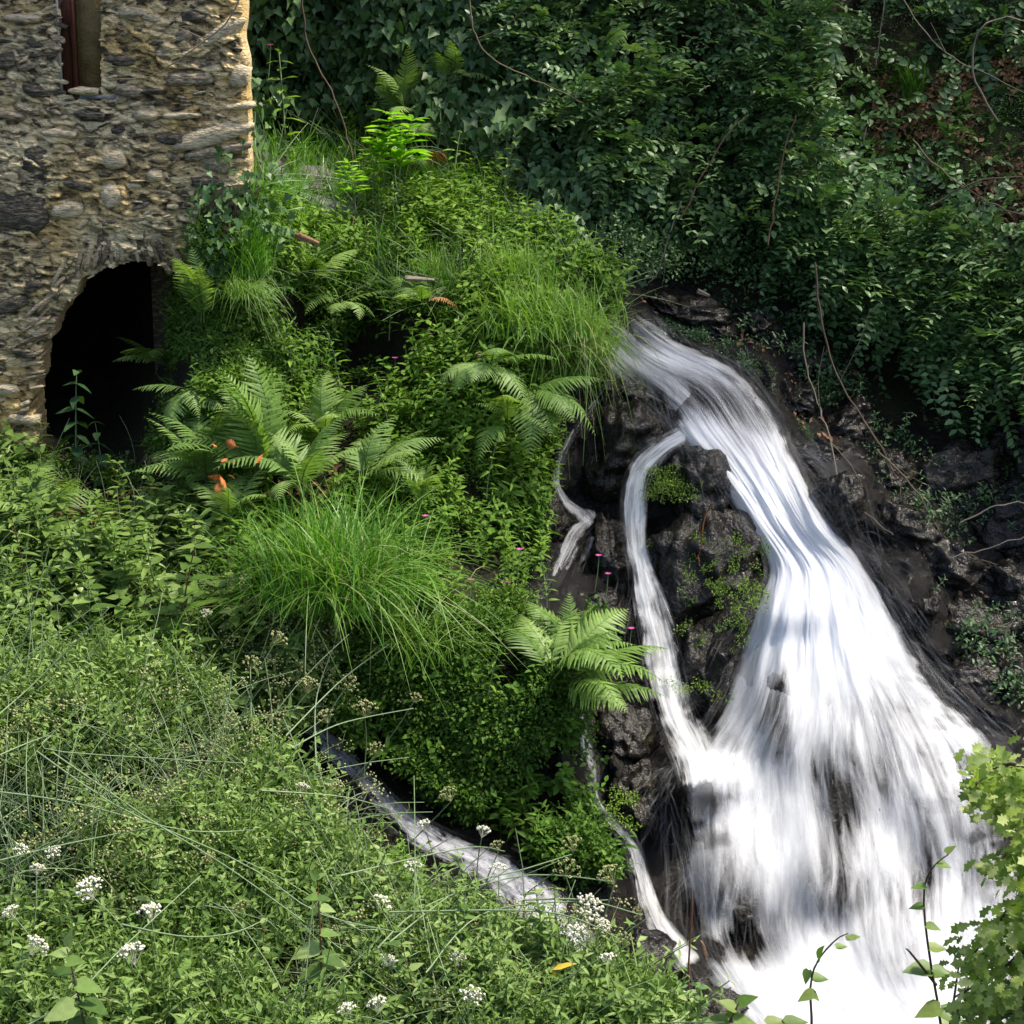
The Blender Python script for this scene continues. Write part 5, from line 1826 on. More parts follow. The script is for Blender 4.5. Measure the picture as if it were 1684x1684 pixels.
# ------------------------------------------------------------------ individual plants
def plant(name, label, cat_, px, py, size, kind, mat, surf=A, nodes=8, L=.34, lean=.2, per=2, up=.25, group=None, dY=.1, stemmat='stem', seed=0, bare=.15, at=None, az=None, thick=.012):
    """stem plus separate leaf objects"""
    c = (surf.at(px, py) + unit(CAM - surf.at(px, py)) * dY) if at is None else at
    r_ = np.random.default_rng(seed * 7 + 13)
    t = thing(name, label, cat_, c, group=group)
    az = r_.uniform(0, 6.28) if az is None else az
    st_ = arc(1, lean, az, 8) * size
    tt = T()
    tt.tube(st_, thick * size, thick * .4 * size, 4, .5)
    link('stem', tt.mesh('stem', M[stemmat]), t)
    for k in range(nodes):
        f = bare + (1 - bare) * k / max(1, nodes - 1)
        p = np.array([np.interp(f, np.linspace(0, 1, 8), st_[:, i]) for i in range(3)])
        a0 = k * 1.57 + r_.uniform(-.4, .4)
        l_ = size * L * (1 - .5 * abs(f - .45) - .4 * max(0, f - .6)) * r_.uniform(.8, 1.15)
        for j in range(per):
            a = a0 + j * 2 * math.pi / per + r_.uniform(-.2, .2)
            tip = np.array([math.cos(a), math.sin(a), up + r_.uniform(-.3, .25)])
            Rm = frames(tip[None], np.array([[r_.normal(0, .2), r_.normal(0, .2), 1.0]]))[0]
            key = (kind, mat, int(r_.integers(0, 3)))
            if key not in LM:
                v, f_ = LEAF[kind]
                LM[key] = mesh_np('leaf', v, f_, M[mat], (key[2] + .5) / 3)
            link('leaf', LM[key], t, loc=p, rot=Matrix(Rm.tolist()).to_euler(), scale=float(l_))
    return t


LM = {}
# the glowing lime plant
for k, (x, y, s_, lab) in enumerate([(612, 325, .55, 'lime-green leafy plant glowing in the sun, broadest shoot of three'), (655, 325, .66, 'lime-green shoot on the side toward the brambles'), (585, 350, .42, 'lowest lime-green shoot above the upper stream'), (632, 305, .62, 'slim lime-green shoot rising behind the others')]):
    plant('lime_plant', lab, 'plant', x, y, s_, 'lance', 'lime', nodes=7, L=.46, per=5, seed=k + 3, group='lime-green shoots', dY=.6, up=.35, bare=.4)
# dark plants in the arch
aw = wall_pt(np.array(wall_uv(135, 770)[0]), np.array(wall_uv(135, 770)[1]), np.array(.25)).reshape(3)
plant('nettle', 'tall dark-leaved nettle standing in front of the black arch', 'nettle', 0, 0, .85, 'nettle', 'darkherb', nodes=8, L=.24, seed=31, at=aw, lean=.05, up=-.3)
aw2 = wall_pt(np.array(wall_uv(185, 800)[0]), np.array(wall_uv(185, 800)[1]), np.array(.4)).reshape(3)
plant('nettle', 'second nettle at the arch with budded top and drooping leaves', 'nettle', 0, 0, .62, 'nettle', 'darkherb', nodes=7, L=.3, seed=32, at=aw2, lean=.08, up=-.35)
aw3 = wall_pt(np.array(wall_uv(220, 800)[0]), np.array(wall_uv(220, 800)[1]), np.array(.5)).reshape(3)
plant('nettle', 'short nettle between arch foot and comb-like fern', 'nettle', 0, 0, .4, 'nettle', 'darkherb', nodes=6, L=.34, seed=33, at=aw3, lean=.1, up=-.2)
NET = [(40, 960, .55), (90, 930, .5), (140, 980, .6), (200, 1000, .55), (260, 1010, .65), (295, 1090, .85), (330, 1000, .5), (240, 930, .45), (60, 1040, .5), (150, 1060, .55), (10, 1010, .5), (370, 1040, .5), (200, 890, .4), (110, 880, .42), (290, 900, .4),
       (320, 950, .45), (180, 950, .5), (30, 900, .4)]
near = ['at the frame edge under the building', 'below the pale flat fern', 'above the white umbels', 'in the middle of the nettle patch', 'with broad leaves catching light', 'tallest and dark stemmed, above the bank flowers', 'beside the lush tussock blades',
        'under the arch foot', 'low with greyish leaves near the frame edge', 'with leaves held flat over the bank', 'cut by the frame edge, below the fern', 'leaning toward the gully', 'short, just below the arch nettle', 'short, near the building foot stone',
        'small, below the comb-like fern', 'small, between fern and tussock', 'slim, among broader ones', 'smallest, by the building foot']
for k, (x, y, s_) in enumerate(NET):
    plant('nettle', 'nettle-like herb ' + near[k], 'nettle', x, y, s_, 'nettle' if k % 2 else 'lance', 'nettle', nodes=7, L=.34, seed=40 + k, group='nettles below the building', dY=.2, up=.15, stemmat='redstem' if k % 5 == 0 else 'stem')
MIDP = [(745, 330, .6, 'upright willow-like herb beside the ivy'), (720, 260, .5, 'slender herb with curling leaves above the mid slope'), (470, 250, .9, 'tall thin herb at the building corner reaching past the wall'), (440, 350, .5, 'feathery herb spilling over the ivy at the corner'),
        (480, 330, .35, 'small pale herb on the upper stream edge'), (500, 230, .3, 'tiny herb with two pale leaves before the ivy'), (520, 400, .45, 'leafy herb above the weathered log'), (790, 380, .5, 'herb with narrow leaves below the brambles'),
        (830, 330, .5, 'pale stemmed herb touching the brambles'), (660, 400, .5, 'herb with grassy leaves in the middle of the slope'), (600, 430, .4, 'herb over the dark hollow'), (770, 450, .45, 'herb next to the pale tussock'),
        (640, 560, .45, 'thin herb hanging in the dark hollow'), (480, 640, .55, 'pale herb in the dark gap above the ferns'), (560, 650, .5, 'herb with sparse leaves above the brown gap'), (640, 720, .5, 'herb rising beside the long frond'),
        (740, 700, .45, 'leafy herb under the drooping fern'), (800, 820, .5, 'dense dark herb near the trickle'), (840, 780, .45, 'bluish herb against the trickle rock'), (800, 1170, .45, 'pointed-leaved herb on the dark bank face'), (900, 1000, .4, 'herb beneath the brown trickle rock')]
for k, (x, y, s_, lab) in enumerate(MIDP):
    plant('herb', lab, 'plant', x, y, s_, 'lance', 'herb', nodes=10, L=.26, seed=80 + k, group='herbs on the slope', dY=.25, up=.2, stemmat='palestem')

WD_ = [(430, 1560, 'between the corner shoot and the pale sapling'), (330, 1640, 'under the largest white umbels near the bottom'), (250, 1480, 'behind the largest white umbels'), (690, 1640, 'beside the large cream umbel near the bottom'),
       (600, 1560, 'just past the pale sapling'), (820, 1640, 'near the withered yellow leaf'), (150, 1330, 'among long stalks high on the bank'), (900, 1560, 'on the crest below the fullest cream umbel'), (40, 1650, 'at the bottom corner of the bank'), (480, 1400, 'in the olive seed foliage below the crest'),
       (350, 1330, 'crossed by long diagonal stalks'), (760, 1560, 'under the white umbels along the stream')]
for k, (x, y, lab) in enumerate(WD_):
    c_ = B.at(x, y + 60)
    plant('weed', 'pale broad-leaved weed ' + lab, 'plant', 0, 0, rng.uniform(.34, .5), 'nettle' if k % 2 else 'oval', 'bank', nodes=7, L=.26, seed=140 + k, group='broad-leaved weeds on the near bank', at=c_ + unit(CAM - c_) * .25, up=.2, stemmat='redstem' if k % 3 == 0 else 'stem')

# saplings
def woody(name, label, cat_, base, pts, leaves, mat, kind='heart', thick=.01, stemmat='twig', group=None):
    """pts: list of stem polylines in metres relative to base; leaves: (point, tip dir, size)"""
    t = thing(name, label, cat_, base, group=group)
    for p in pts:
        tt = T()
        tt.tube(np.array(p), thick, thick * .4, 5, .4)
        link('stem', tt.mesh('stem', M[stemmat]), t)
    for i, (p, d, s_) in enumerate(leaves):
        key = (kind, mat, i % 3)
        if key not in LM:
            v, f_ = LEAF[kind]
            LM[key] = mesh_np('leaf', v, f_, M[mat], (i % 3 + .5) / 3)
        Rm = frames(np.array([d], float), np.array([[rng.normal(0, .3), -.35, 1.0]]))[0]
        link('leaf', LM[key], t, loc=p, rot=Matrix(Rm.tolist()).to_euler(), scale=float(s_))
    return t


def px_stem(pts, Y):
    q = np.array([P(x, y, Y) for x, y in pts])
    return q


def sapling(label, stem_px, Y, leaf_px, size, mat='sapling', kind='heart', cat_='sapling', name='sapling', stemmat='twig', thick=.008, extra=()):
    q = px_stem(stem_px, Y)
    n_ = 14
    q2 = cat(q, n_)
    base = q2[0]
    lv = []
    for x, y, dx, dy, s_ in leaf_px:
        p = P(x, y, Y) + np.array([0, rng.normal(0, .03), 0])
        tip = np.array([dx, rng.uniform(-.5, .2), -dy])
        lv.append((p - base, tip, size * s_))
        k = np.argmin(np.linalg.norm(q2 - p, axis=1))
    pts = [q2 - base]
    for e in extra:
        pts.append(cat(px_stem(e, Y), 6) - base)
    return woody(name, label, cat_, base, pts, lv, mat, kind, thick, stemmat)


sapling('sapling of pale heart-shaped leaves on the near bank among umbels', [(530, 1800), (530, 1640), (526, 1520), (522, 1440)], 8.9,
        [(524, 1470, 1, .0, .6), (524, 1480, -1, .1, .7), (525, 1500, 1, .15, .7), (525, 1510, -1, .2, .7), (526, 1535, 1, .1, .9), (526, 1560, -1, .25, 1.3), (527, 1575, 1, .3, 1.2), (528, 1600, -1, .4, 1.3), (528, 1590, 1, .1, 1.2), (529, 1630, 1, .4, 1.2), (529, 1640, -1, .5, 1.2), (522, 1445, .6, -.5, .5), (522, 1445, -.5, -.6, .5)], .115, 'bank', stemmat='redstem')
sapling('broad pale leaves of a shoot low at the near bank corner', [(150, 1850), (140, 1700), (120, 1600), (110, 1560)], 8.35,
        [(120, 1600, -1, .1, 1), (125, 1620, 1, .2, 1.1), (130, 1640, -1, .3, 1.3), (135, 1650, 1, .2, 1.3), (112, 1575, 1, -.2, .8), (112, 1570, -1, 0, .8), (140, 1680, -1, .4, 1.2), (142, 1680, 1, .4, 1.2), (110, 1560, .2, -1, .7)], .12, 'bank')
sapling('thin twig with three leaves in front of the foaming pool', [(1335, 1800), (1335, 1684), (1333, 1620), (1345, 1580), (1375, 1545), (1395, 1535)], 8.6,
        [(1345, 1575, .1, -1, .9), (1375, 1560, 1, 0, .6), (1335, 1615, -.8, .3, .9), (1337, 1618, 1, .1, .9), (1335, 1640, 1, .9, .7), (1395, 1537, .8, -.2, .5), (1390, 1542, .8, .0, .5), (1332, 1600, -.3, .8, .7)], .105, 'sapling')
sapling('tall thin sapling with few leaves rising across the white water', [(1560, 1850), (1548, 1690), (1530, 1580), (1520, 1500), (1522, 1450), (1540, 1420), (1560, 1405)], 8.4,
        [(1522, 1455, -1, .0, .6), (1540, 1420, 1, .1, .6), (1558, 1408, .6, -.5, .5), (1520, 1490, -1, .1, .6), (1522, 1520, 1, .1, .6), (1527, 1560, 1, .05, .8), (1535, 1600, -1, -.1, 1.2), (1537, 1610, .9, -.3, .8), (1545, 1650, -1, .3, 1.1), (1545, 1660, 1, .3, 1.1), (1550, 1690, -1, .4, 1.3), (1550, 1690, 1, .2, 1.3), (1530, 1585, 1, .2, .8)], .12, 'sapling',
        extra=[[(1540, 1620), (1500, 1570), (1490, 1560)], [(1560, 1700), (1575, 1600), (1580, 1560)]])
sapling('low yellow-green shoot at the bottom beside the pool', [(1190, 1800), (1195, 1700), (1205, 1670), (1215, 1650)], 8.7,
        [(1200, 1680, -1, -.2, 1.2), (1205, 1675, 1, .0, 1), (1210, 1660, -1, -.6, .9), (1214, 1655, .8, -.5, .9), (1200, 1685, .3, -.9, .8), (1260, 1684, 1, -.1, 1), (1290, 1684, 1, -.1, 1)], .12, 'sapling')
sapling('leafy green shoot with red stem before the wet slab', [(1130, 1800), (1135, 1684), (1132, 1600), (1138, 1500), (1137, 1460)], 9.0,
        [(1132, 1610 + 9 * i, (-1) ** i, rng.uniform(-.4, .4), rng.uniform(.5, .9)) for i in range(14)] + [(1120 + rng.uniform(-30, 40), 1640 + rng.uniform(-20, 40), (-1) ** i, rng.uniform(-.4, .4), .6) for i in range(16)], .09, 'bramble', kind='oval', stemmat='redstem')

# ------------------------------------------------------------------ umbel flowers on the near bank


def umbel_mesh(seed, mat, n=14, spread=.5, blob=.09, rays=True):
    r_ = np.random.default_rng(seed)
    t = T()
    for k in range(n):
        a = k * 2.4
        rr = spread * math.sqrt((k + .5) / n)
        c = np.array([math.cos(a) * rr, math.sin(a) * rr, .12 + math.sqrt(max(0, .33 - rr * rr)) + r_.uniform(-.03, .03)])
        if rays:
            t.tube(np.array([[0, 0, 0], c * .6, c]), .008, .006, 3, .3)
        for j in range(6):
            d = unit(r_.normal(size=3))
            d[2] = abs(d[2])
            t.blob(c + d * blob * .75, blob * r_.uniform(.35, .6), .5 + r_.uniform(-.3, .3))
    return t.mesh('flower_head', M[mat])


WH = [umbel_mesh(i, 'white', 13, .5, .13) for i in range(4)]
SH = [umbel_mesh(10 + i, 'seed', 14, .55, .09) for i in range(4)]


def umbel(label, px, py, Y, size, kind, h=.5, lean=(0, 0), group=None):
    top = P(px, py, Y)
    base = top + np.array([lean[0], lean[1], -h])
    t = thing('umbel_flower', label, 'flower', base, group=group)
    tt = T()
    mid = (top - base) * .55 + np.array([rng.normal(0, .03), rng.normal(0, .03), .03])
    tt.tube(cat(np.array([[0, 0, 0], mid, top - base]), 7), .005, .003, 4, .6)
    link('stem', tt.mesh('stem', M['palestem']), t)
    ms = WH if kind == 'w' else SH
    link('flower_head', ms[int(rng.integers(0, 4))], t, loc=top - base, rot=(rng.normal(.35, .25), rng.normal(0, .3), rng.uniform(0, 6.28)), scale=float(size))
    return t


def by(px, py, d=.25):
    d = d + .22
    """distance of the near bank behind a pixel, less a little"""
    return float(B.smooth(min(px, 1000), max(py + 40, 1180))[1]) - d


UW = [(155, 1478, .085, 'largest white umbel, low on the near bank'), (48, 1570, .07, 'white umbel at the frame edge, second lowest'), (222, 1588, .08, 'round white umbel above dark gap low on the bank'), (250, 1517, .07, 'white umbel between the largest one and the sapling'),
      (30, 1408, .05, 'small white umbel high at the frame edge'), (88, 1412, .05, 'faint white umbel above the largest one'), (25, 1510, .05, 'white umbel cut by shade at the frame edge'), (338, 1015, .045, 'lone white umbel beside the nettle patch'), (620, 1497, .06, 'cream umbel in the middle of the bright bank'),
      (495, 1305, .045, 'white umbel near the head of the gully stream'), (700, 1368, .05, 'white umbel against the gully stream, first along it'), (792, 1378, .05, 'white umbel against the dark bank above the stream'), (748, 1585, .05, 'cream umbel deep in the bright bank foliage'),
      (772, 1655, .07, 'large cream umbel near the lower frame edge'), (625, 1665, .055, 'white umbel at the very bottom of the bank'), (575, 1672, .05, 'pale umbel next to the one at the very bottom'), (640, 1590, .045, 'white umbel beside a pink flower'),
      (960, 1500, .085, 'fullest cream umbel on the crest by the wet rocks'), (945, 1545, .065, 'cream umbel just below the fullest one'), (985, 1530, .05, 'small cream umbel to the side of the fullest one'), (680, 1440, .06, 'white umbel on crest foliage over the stream'),
      (820, 1440, .05, 'white umbel in front of the foaming part of the gully stream'), (1000, 1590, .05, 'cream umbel drooping toward the wet slab'), (60, 1440, .045, 'tiny white umbel under the faint one')]
for k, (x, y, s_, lab) in enumerate(UW):
    Y_ = by(x, y, .3) if k != 7 else 12.7
    umbel(lab, x, y, Y_, s_ * 1.8, 'w', rng.uniform(.3, .5), (rng.normal(0, .12), rng.normal(.1, .08)), 'white umbels on the near bank')
US = [(742, 1318, .07, 'greenish seed umbel on a long stalk over the gully stream'), (945, 1400, .07, 'seed umbel standing against the dark rocks, topmost there'), (1010, 1455, .085, 'wide seed umbel reaching toward the lowest trickle'), (1055, 1505, .045, 'small round seed head nearest the trickle foot'),
      (1025, 1555, .055, 'round seed head over the wet slab'), (930, 1440, .08, 'seed umbel behind the fullest cream umbel'), (600, 1180, .085, 'large airy seed umbel above the gully head'), (570, 1130, .07, 'seed umbel beside the large airy one'), (680, 1155, .05, 'small seed umbel on horizontal stalk before the dark bank'),
      (505, 1140, .08, 'brownish seed umbel below the lush tussock'), (450, 1060, .07, 'brown seed umbel leaning over the nettles'), (540, 1190, .07, 'seed umbel hanging over the head of the gully'), (410, 1100, .07, 'dull seed umbel on the crest'), (380, 1190, .06, 'seed umbel in olive foliage on the crest'),
      (620, 1240, .06, 'low seed umbel by the gully water'), (300, 1240, .05, 'olive seed umbel in the middle of the bank'), (400, 1500, .05, 'seed umbel above the pale sapling'), (820, 1400, .05, 'seed umbel just over the gully stream bend'), (350, 1420, .05, 'sparse seed umbel crossing long stalks')]
for k, (x, y, s_, lab) in enumerate(US):
    Y_ = by(x, y, .35)
    umbel(lab, x, y, Y_, s_ * 1.7, 's', rng.uniform(.4, .7), (rng.normal(-.15, .15), rng.normal(.1, .08)), 'seed umbels on the near bank')

# long pale stalks lying across the bank
ST = [((-20, 1190), (60, 1120), (170, 1010), (175, 1000)), ((-20, 1250), (80, 1210), (90, 1235), (400, 1255)), ((60, 1235), (200, 1330), (400, 1420), (520, 1500), (640, 1530)), ((90, 1240), (250, 1350), (380, 1430), (560, 1560)),
      ((-20, 1300), (120, 1320), (300, 1365), (420, 1365)), ((200, 1520), (300, 1540), (380, 1535), (440, 1510)), ((480, 1230), (560, 1190), (680, 1165)), ((520, 1260), (520, 1150), (550, 1060)), ((470, 1210), (560, 1120), (640, 1060)),
      ((640, 1550), (760, 1460), (860, 1430), (940, 1405)), ((620, 1560), (700, 1490), (860, 1440), (1010, 1450)), ((700, 1600), (800, 1500), (1000, 1480)), ((-20, 1420), (100, 1390), (250, 1360)), ((20, 1700), (120, 1640), (200, 1560), (330, 1440)),
      ((560, 1440), (760, 1395), (830, 1400)), ((430, 1300), (560, 1310), (640, 1330)), ((0, 1120), (40, 1050), (80, 900)), ((640, 1500), (900, 1500), (1020, 1545)), ((860, 1480), (960, 1480), (1055, 1505))]
for k, pts in enumerate(ST):
    q = np.array([P(x, y, by(x, y, .42)) for x, y in pts])
    q2 = cat(q, 14)
    tt = T()
    tt.tube(q2 - q2[0], .0055, .003, 4, .5)
    o = link('plant_stalk', tt.mesh('plant_stalk', M['palestem']), None, loc=q2[0], cat='stalk', group='long stalks across the near bank')
    o['label'] = 'long bare pale-green stalk ' + ['rising from the frame edge toward the nettles', 'level across the bank near its crest', 'running diagonally from frame edge to sapling', 'diagonal, just under a parallel one', 'sagging across the bank below the crest', 'short, right above the round white umbel',
                                                  'level, carrying small seed umbel before dark bank', 'upright, before the lush tussock', 'slanting up over the gully head', 'arching up to the topmost seed umbel', 'thick and bowed, to the wide seed umbel', 'bowed under the thick one', 'faint, rising gently from frame edge',
                                                  'low, climbing from the bottom corner', 'crossing before the gully stream', 'near the gully head, nearly level', 'leaning past the nettles at the frame edge', 'passing the yellow leaf toward wet slab', 'short, ending in small round seed head'][k]

# pink flowers
PK = [(985, 915, 13.9), (1000, 945, 13.9), (775, 955, 13.3), (835, 960, 13.5), (700, 850, 13.6), (720, 640, 15.0), (650, 590, 15.2), (790, 585, 14.9), (640, 1600, 9.3), (445, 75, 15.6), (855, 905, 13.6), (1038, 1035, 13.4)]
pl = ['on the dark rock by the trickle', 'below its twin by the trickle', 'among small leaves next to the dark slope', 'nearest the broken trickle', 'behind the lush tussock', 'under the drooping fern', 'in the dark hollow', 'below the pale tussock', 'beside white umbel on the near bank', 'on tall thin stem at the building corner', 'at the edge of the brown trickle rock', 'over the narrow side stream']
for k, (x, y, Y_) in enumerate(PK):
    top = P(x, y, Y_ - .1)
    t = thing('pink_flower', 'small pink flower ' + pl[k], 'flower', top - np.array([.03, 0, .28]), group='pink flowers')
    tt = T()
    tt.tube(np.array([[0, 0, 0], [.02, 0, .15], [.03, 0, .28]]), .004, .003, 3, .4)
    link('stem', tt.mesh('stem', M['stem']), t)
    t2 = T()
    for j in range(7):
        a = j * .9
        t2.leaf((0, 0, 0), (math.cos(a), math.sin(a), .5), (0, 0, 1), .032, 'tiny', W=.05, r=rng.random())
    link('petal_cluster', t2.mesh('petal_cluster', M['pink']), t, loc=(.03, 0, .28))
yl = T()
yl.leaf((0, 0, 0), (1, 0, .4), (0, -.5, 1), .13, 'lance')
yl.leaf((0, 0, 0), (.4, 0, -1), (.2, -.8, .4), .07, 'lance')
link('yellow_leaf', yl.mesh('yellow_leaf', M['yellow']), None, loc=P(908, 1595, by(908, 1595, .35)), label='bright yellow withered leaf lying on the near bank foliage', cat='leaf')

# ------------------------------------------------------------------ bare branches and wood


def branch(label, pts, Y, r0=.012, r1=.004, mat='twig', name='branch', forks=(), cat_='branch', group=None):
    """pts in pixels; Y one depth or one per point"""
    Ys = np.broadcast_to(np.asarray(Y, float), (len(pts),))
    q = np.array([P(x, y, y_) for (x, y), y_ in zip(pts, Ys)])
    q2 = cat(q, max(8, len(pts) * 4))
    q2 = q2 + rng.normal(0, .006, q2.shape)
    t = thing(name, label, cat_, q2[0], group=group)
    tt = T()
    tt.tube(q2 - q2[0], r0, r1, 5, rng.uniform(.2, .8))
    link('stem', tt.mesh('stem', M[mat]), t)
    for f in forks:
        qf = np.array([P(x, y, Ys.mean()) for x, y in f])
        # start the fork on the branch itself
        k = np.argmin(np.linalg.norm(q2 - qf[0], axis=1))
        qf = qf + (q2[k] - qf[0])
        tt = T()
        tt.tube(cat(qf, 7) - q2[0], r1 * 1.2, r1 * .6, 4, rng.uniform(.2, .8))
        link('twig', tt.mesh('twig', M[mat]), t)
    return t


HG = 'bare branches on the bank'
branch('long dark vine stem hanging in an S-curve before the ivy', [(497, -60), (500, 40), (515, 95), (545, 150), (570, 220), (583, 290), (582, 350), (570, 400), (555, 440)], [17.2, 17.2, 17.2, 17.1, 17, 16.8, 16.6, 16.4, 16.2], .010, .005, group=HG)
branch('dark stem looping down through the brambles', [(770, -60), (775, 30), (790, 75), (830, 110), (900, 140), (960, 170)], 16.9, .009, .005, group=HG, forks=[[(785, 60), (830, 40), (870, 5)]])
branch('thin bare twig crossing the stone wall face', [(400, -30), (385, 20), (320, 82), (255, 122), (215, 130), (172, 130)], 14.7, .007, .003, 'greytwig', group=HG, forks=[[(345, 60), (310, 45), (290, 35)], [(320, 85), (280, 86), (262, 98)]])
branch('forked pale branch leaning against the rock beside the main fall', [(1320, 530), (1325, 600), (1345, 660), (1365, 720), (1385, 800), (1430, 850), (1470, 880)], [15.6, 15.5, 15.4, 15.2, 14.9, 14.7, 14.5], .008, .004, 'greytwig', group=HG, forks=[[(1345, 660), (1340, 600), (1350, 540)], [(1365, 720), (1400, 760), (1420, 800)]])
branch('brown forked branch hanging below the brambles', [(1340, 430), (1350, 520), (1370, 600), (1400, 660), (1440, 720), (1475, 790), (1480, 825)], [15.7, 15.6, 15.5, 15.3, 15.1, 14.9, 14.8], .010, .004, 'twig', group=HG, forks=[[(1370, 600), (1400, 540), (1420, 480)], [(1400, 660), (1470, 760), (1530, 795)]])
branch('thin bare twig level over the dark rock at the frame edge', [(1580, 860), (1630, 835), (1684, 825), (1760, 810)], 14.3, .007, .004, 'greytwig', group=HG)
branch('second bare twig lower over the dark rock', [(1560, 915), (1620, 905), (1700, 875)], 14.3, .006, .004, 'greytwig', group=HG)
branch('long bare stem arching out of the shade toward the fall', [(1440, 740), (1500, 800), (1560, 890), (1640, 930)], 14.9, .009, .004, 'twig', group=HG)
branch('crossed dry stems hanging from the upper bank', [(1455, -40), (1450, 40), (1440, 110), (1430, 110)], 16.2, .006, .003, 'greytwig', group=HG)
branch('curved dry stem crossing the mossy upper bank', [(1470, -30), (1510, 40), (1560, 90), (1620, 120), (1700, 160)], 16.6, .006, .003, 'greytwig', group=HG, forks=[[(1560, 90), (1545, 60), (1535, 40)]])
branch('looping grey stem at the upper frame corner', [(1640, 200), (1600, 120), (1610, 50), (1650, 30), (1684, 35)], 16.3, .010, .006, 'greytwig', group=HG)
branch('straight dry twig before the leaf litter', [(1430, 190), (1420, 230), (1410, 245)], 15.6, .009, .005, 'greytwig', group=HG)
branch('arching stem over the reddish leaf litter', [(1530, 340), (1600, 300), (1684, 290), (1740, 300)], 16.0, .009, .005, 'twig', group=HG)
branch('stem slanting down from litter to brambles', [(1500, 230), (1560, 290), (1640, 340), (1720, 360)], 16.0, .009, .005, 'twig', group=HG)
branch('red-brown bramble cane rising through pale leaves', [(1262, 400), (1275, 330), (1290, 250), (1310, 190)], 15.6, .008, .005, 'redstem', group=HG)
branch('red cane arched across the brambles above the fall', [(1120, 360), (1160, 280), (1200, 215), (1230, 190)], 15.8, .008, .005, 'redstem', group=HG)
branch('dry stems dangling under the brambles above the flat dark rock', [(1120, 330), (1100, 390), (1080, 450), (1062, 470)], 16.0, .008, .003, 'greytwig', group=HG, forks=[[(1090, 420), (1090, 450), (1085, 480)]])
branch('orange dead stem lying down the black rock face', [(1172, 825), (1160, 850), (1152, 900), (1150, 930)], 13.7, .007, .004, 'dead', group=HG)
# wood pieces


def plank(label, px, py, Y, L_, W_, H_, rot, mat, name='plank', cat_='wood'):
    import bmesh
    bm = bmesh.new()
    bmesh.ops.create_cube(bm, size=1)
    bmesh.ops.subdivide_edges(bm, edges=bm.edges[:], cuts=5, use_grid_fill=True)
    V = np.array([v.co[:] for v in bm.verts])
    F = [[v.index for v in f.verts] for f in bm.faces]
    bm.free()
    V = V * np.array([L_, W_, H_])
    V[:, 1:] *= (1 - .55 * (V[:, :1] / L_ + .5) ** 1.5)
    V[:, 2] += (vnoise(V * np.array([6, 30, 1]), 5) * H_ * .35)
    V[:, 1] += vnoise(V * np.array([8, 3, 9]) + 3, 6) * W_ * .25
    me = mesh_np(name, V, np.array(F), M[mat])
    return link(name, me, None, loc=P(px, py, Y), rot=rot, label=label, cat=cat_)


plank('broken weathered orange-brown log end on the slope below the building corner', 505, 393, 15.35, .2, .08, .05, (.1, .35, .1), 'wood', 'log')
plank('flat pale weathered plank lying on the slope', 690, 458, 15.6, .24, .07, .02, (.25, .05, .1), 'palewood')
plank('short pale broken stick above the waterfall lip', 1157, 482, 15.9, .11, .04, .035, (.1, .35, .1), 'palewood', 'stick')
plank('small dark stick standing in the foam near the slab', 1158, 1560, 11.7, .02, .02, .16, (.1, -.25, .1), 'wood', 'stick')

# ------------------------------------------------------------------ oak branch reaching in beside the pool


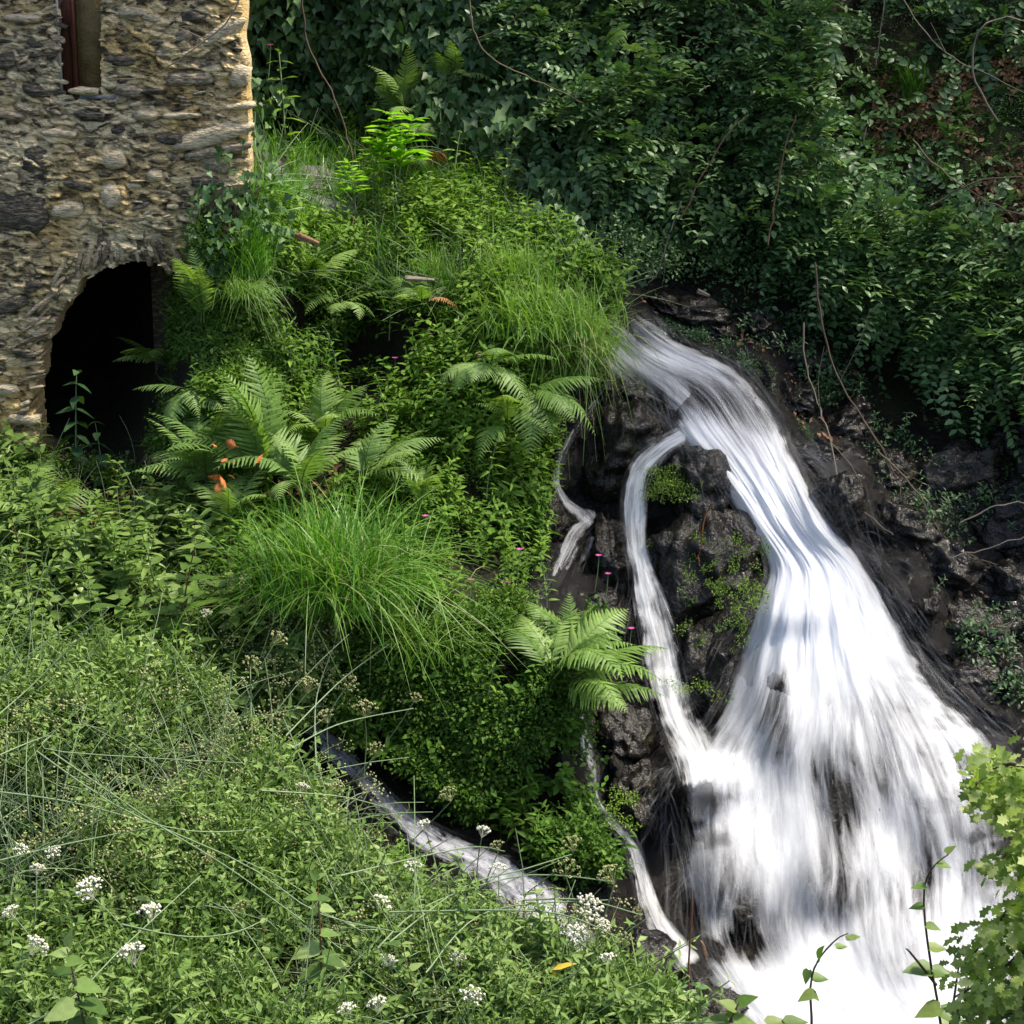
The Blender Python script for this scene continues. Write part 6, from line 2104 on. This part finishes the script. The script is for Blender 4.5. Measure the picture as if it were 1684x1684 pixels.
def oak():
    base = P(1900, 1500, 7.9)
    t = thing('oak_branch', 'leafy sunlit branch of lobed oak leaves hanging over the pool edge', 'branch', base, group=None)
    limbs = [[(1900, 1500), (1790, 1380), (1700, 1270), (1640, 1260), (1605, 1290)], [(1900, 1500), (1780, 1420), (1690, 1380), (1640, 1420), (1620, 1440)], [(1900, 1560), (1780, 1500), (1690, 1470), (1640, 1520), (1600, 1570)],
             [(1900, 1600), (1780, 1580), (1700, 1560), (1640, 1600), (1570, 1640)], [(1900, 1700), (1780, 1680), (1690, 1660), (1620, 1690)], [(1900, 1500), (1820, 1400), (1760, 1300), (1700, 1240)]]
    for l in limbs:
        q = np.array([P(x, y, 7.9 + rng.normal(0, .08)) for x, y in l])
        tt = T()
        tt.tube(cat(q, 12) - base, .016, .005, 5, .3)
        link('limb', tt.mesh('limb', M['twig']), t)
    cl = [(1640, 1265, 48, 40), (1690, 1290, 50, 60), (1620, 1300, 30, 36), (1660, 1335, 28, 26), (1700, 1360, 36, 60), (1645, 1425, 36, 18), (1680, 1405, 30, 20), (1700, 1480, 46, 50), (1655, 1530, 50, 50), (1700, 1560, 50, 60), (1620, 1580, 50, 40), (1650, 1640, 70, 50), (1710, 1660, 60, 60), (1600, 1640, 36, 36), (1780, 1400, 60, 120), (1780, 1600, 60, 100)]
    v, f_ = LEAF['oak']
    var = [mesh_np('leaf', v, f_, M['oak'], x) for x in (.15, .35, .55, .8)]
    rest = []
    cnt = 0
    for (x, y, rx, ry) in cl:
        n_ = int(rx * ry / 30) + 6
        for i in range(n_):
            a, b = rng.normal(0, .5, 2)
            p = P(x + a * rx, y + b * ry, 7.9 + rng.normal(0, .11))
            d = unit(np.array([-.5 + rng.normal(0, .7), rng.normal(-.3, .5), rng.normal(-.5, .5)]))
            Rm = frames(d[None], np.array([[rng.normal(0, .4), -.5 + rng.normal(0, .3), 1.0]]))[0]
            s_ = rng.uniform(.05, .09)
            if cnt < 300 and x < 1720:
                link('leaf', var[int(rng.integers(0, 4))], t, loc=p - base, rot=Matrix(Rm.tolist()).to_euler(), scale=s_)
                cnt += 1
            else:
                rest.append((p - base, Rm, s_))
    if rest:
        V, F, r = merge([leaf_t('oak')], np.array([a for a, b, c in rest]), np.array([b for a, b, c in rest]), np.array([c for a, b, c in rest]), rng.random(len(rest)))
        link('foliage', mesh_np('foliage', V, F, M['oak'], r), t, kind='stuff')


oak()


def shade_tree(label, bx, by_, zb_, ht, crown, n, seed):
    """added out of view to shade the upper right bank: trunk, limbs, crown of leaf clumps"""
    r_ = np.random.default_rng(seed)
    t = thing('added_tree', label, 'added_tree', (bx, by_, zb_))
    tt = T()
    tt.tube(cat(np.array([[0, 0, -.5], [-.1, 0, ht * .3], [-.5, .1, ht * .6], [-1.1, .1, ht * .9]]), 12), .22, .08, 10, .4)
    link('trunk', tt.mesh('trunk', M['twig']), t)
    cs = []
    for k in range(9):
        a = r_.uniform(0, 6.28)
        e = np.array([crown[0] * math.cos(a) * r_.uniform(.3, .9), crown[1] * math.sin(a) * r_.uniform(.3, .9), r_.uniform(-.5, .6) * crown[2]])
        cs.append(e)
        tt = T()
        tt.tube(cat(np.array([[-.4, 0, ht * .5], [-.8 + e[0] * .4, e[1] * .4, ht * .75], np.array([-1.1, 0, ht]) + e]), 8), .08, .02, 6, .4)
        link('limb', tt.mesh('limb', M['twig']), t)
    d = r_.normal(size=(n, 3))
    d = unit(d) * r_.uniform(.35, 1, (n, 1)) ** .5 * np.array(crown)
    Pn = d + np.array([-1.1, 0, ht]) + fbm(d * 1.2, 2, seed)[:, None] * .4
    Pn = Pn[fbm(Pn * .9, 2, seed + 1) > -.02]
    m_ = len(Pn)
    V, F, r = merge([b.get() for b in ovalb], Pn, upright_frames(np.tile(UPV, (m_, 1)), .5, .4), r_.uniform(.4, .75, m_), r_.random(m_))
    link('foliage', mesh_np('foliage', V, F, M['herb'], r), t, kind='stuff')


shade_tree('trunk and leafy crown added out of view to shade the brambles', 9.0, 16.4, 5.5, 7.5, (3.0, 3.0, 1.4), 380, 5)  # stands outside the view, added for its dappled shade
tri = sum(len(m.polygons) for m in bpy.data.meshes)
print('POLYS', tri, 'OBJECTS', len(bpy.data.objects))
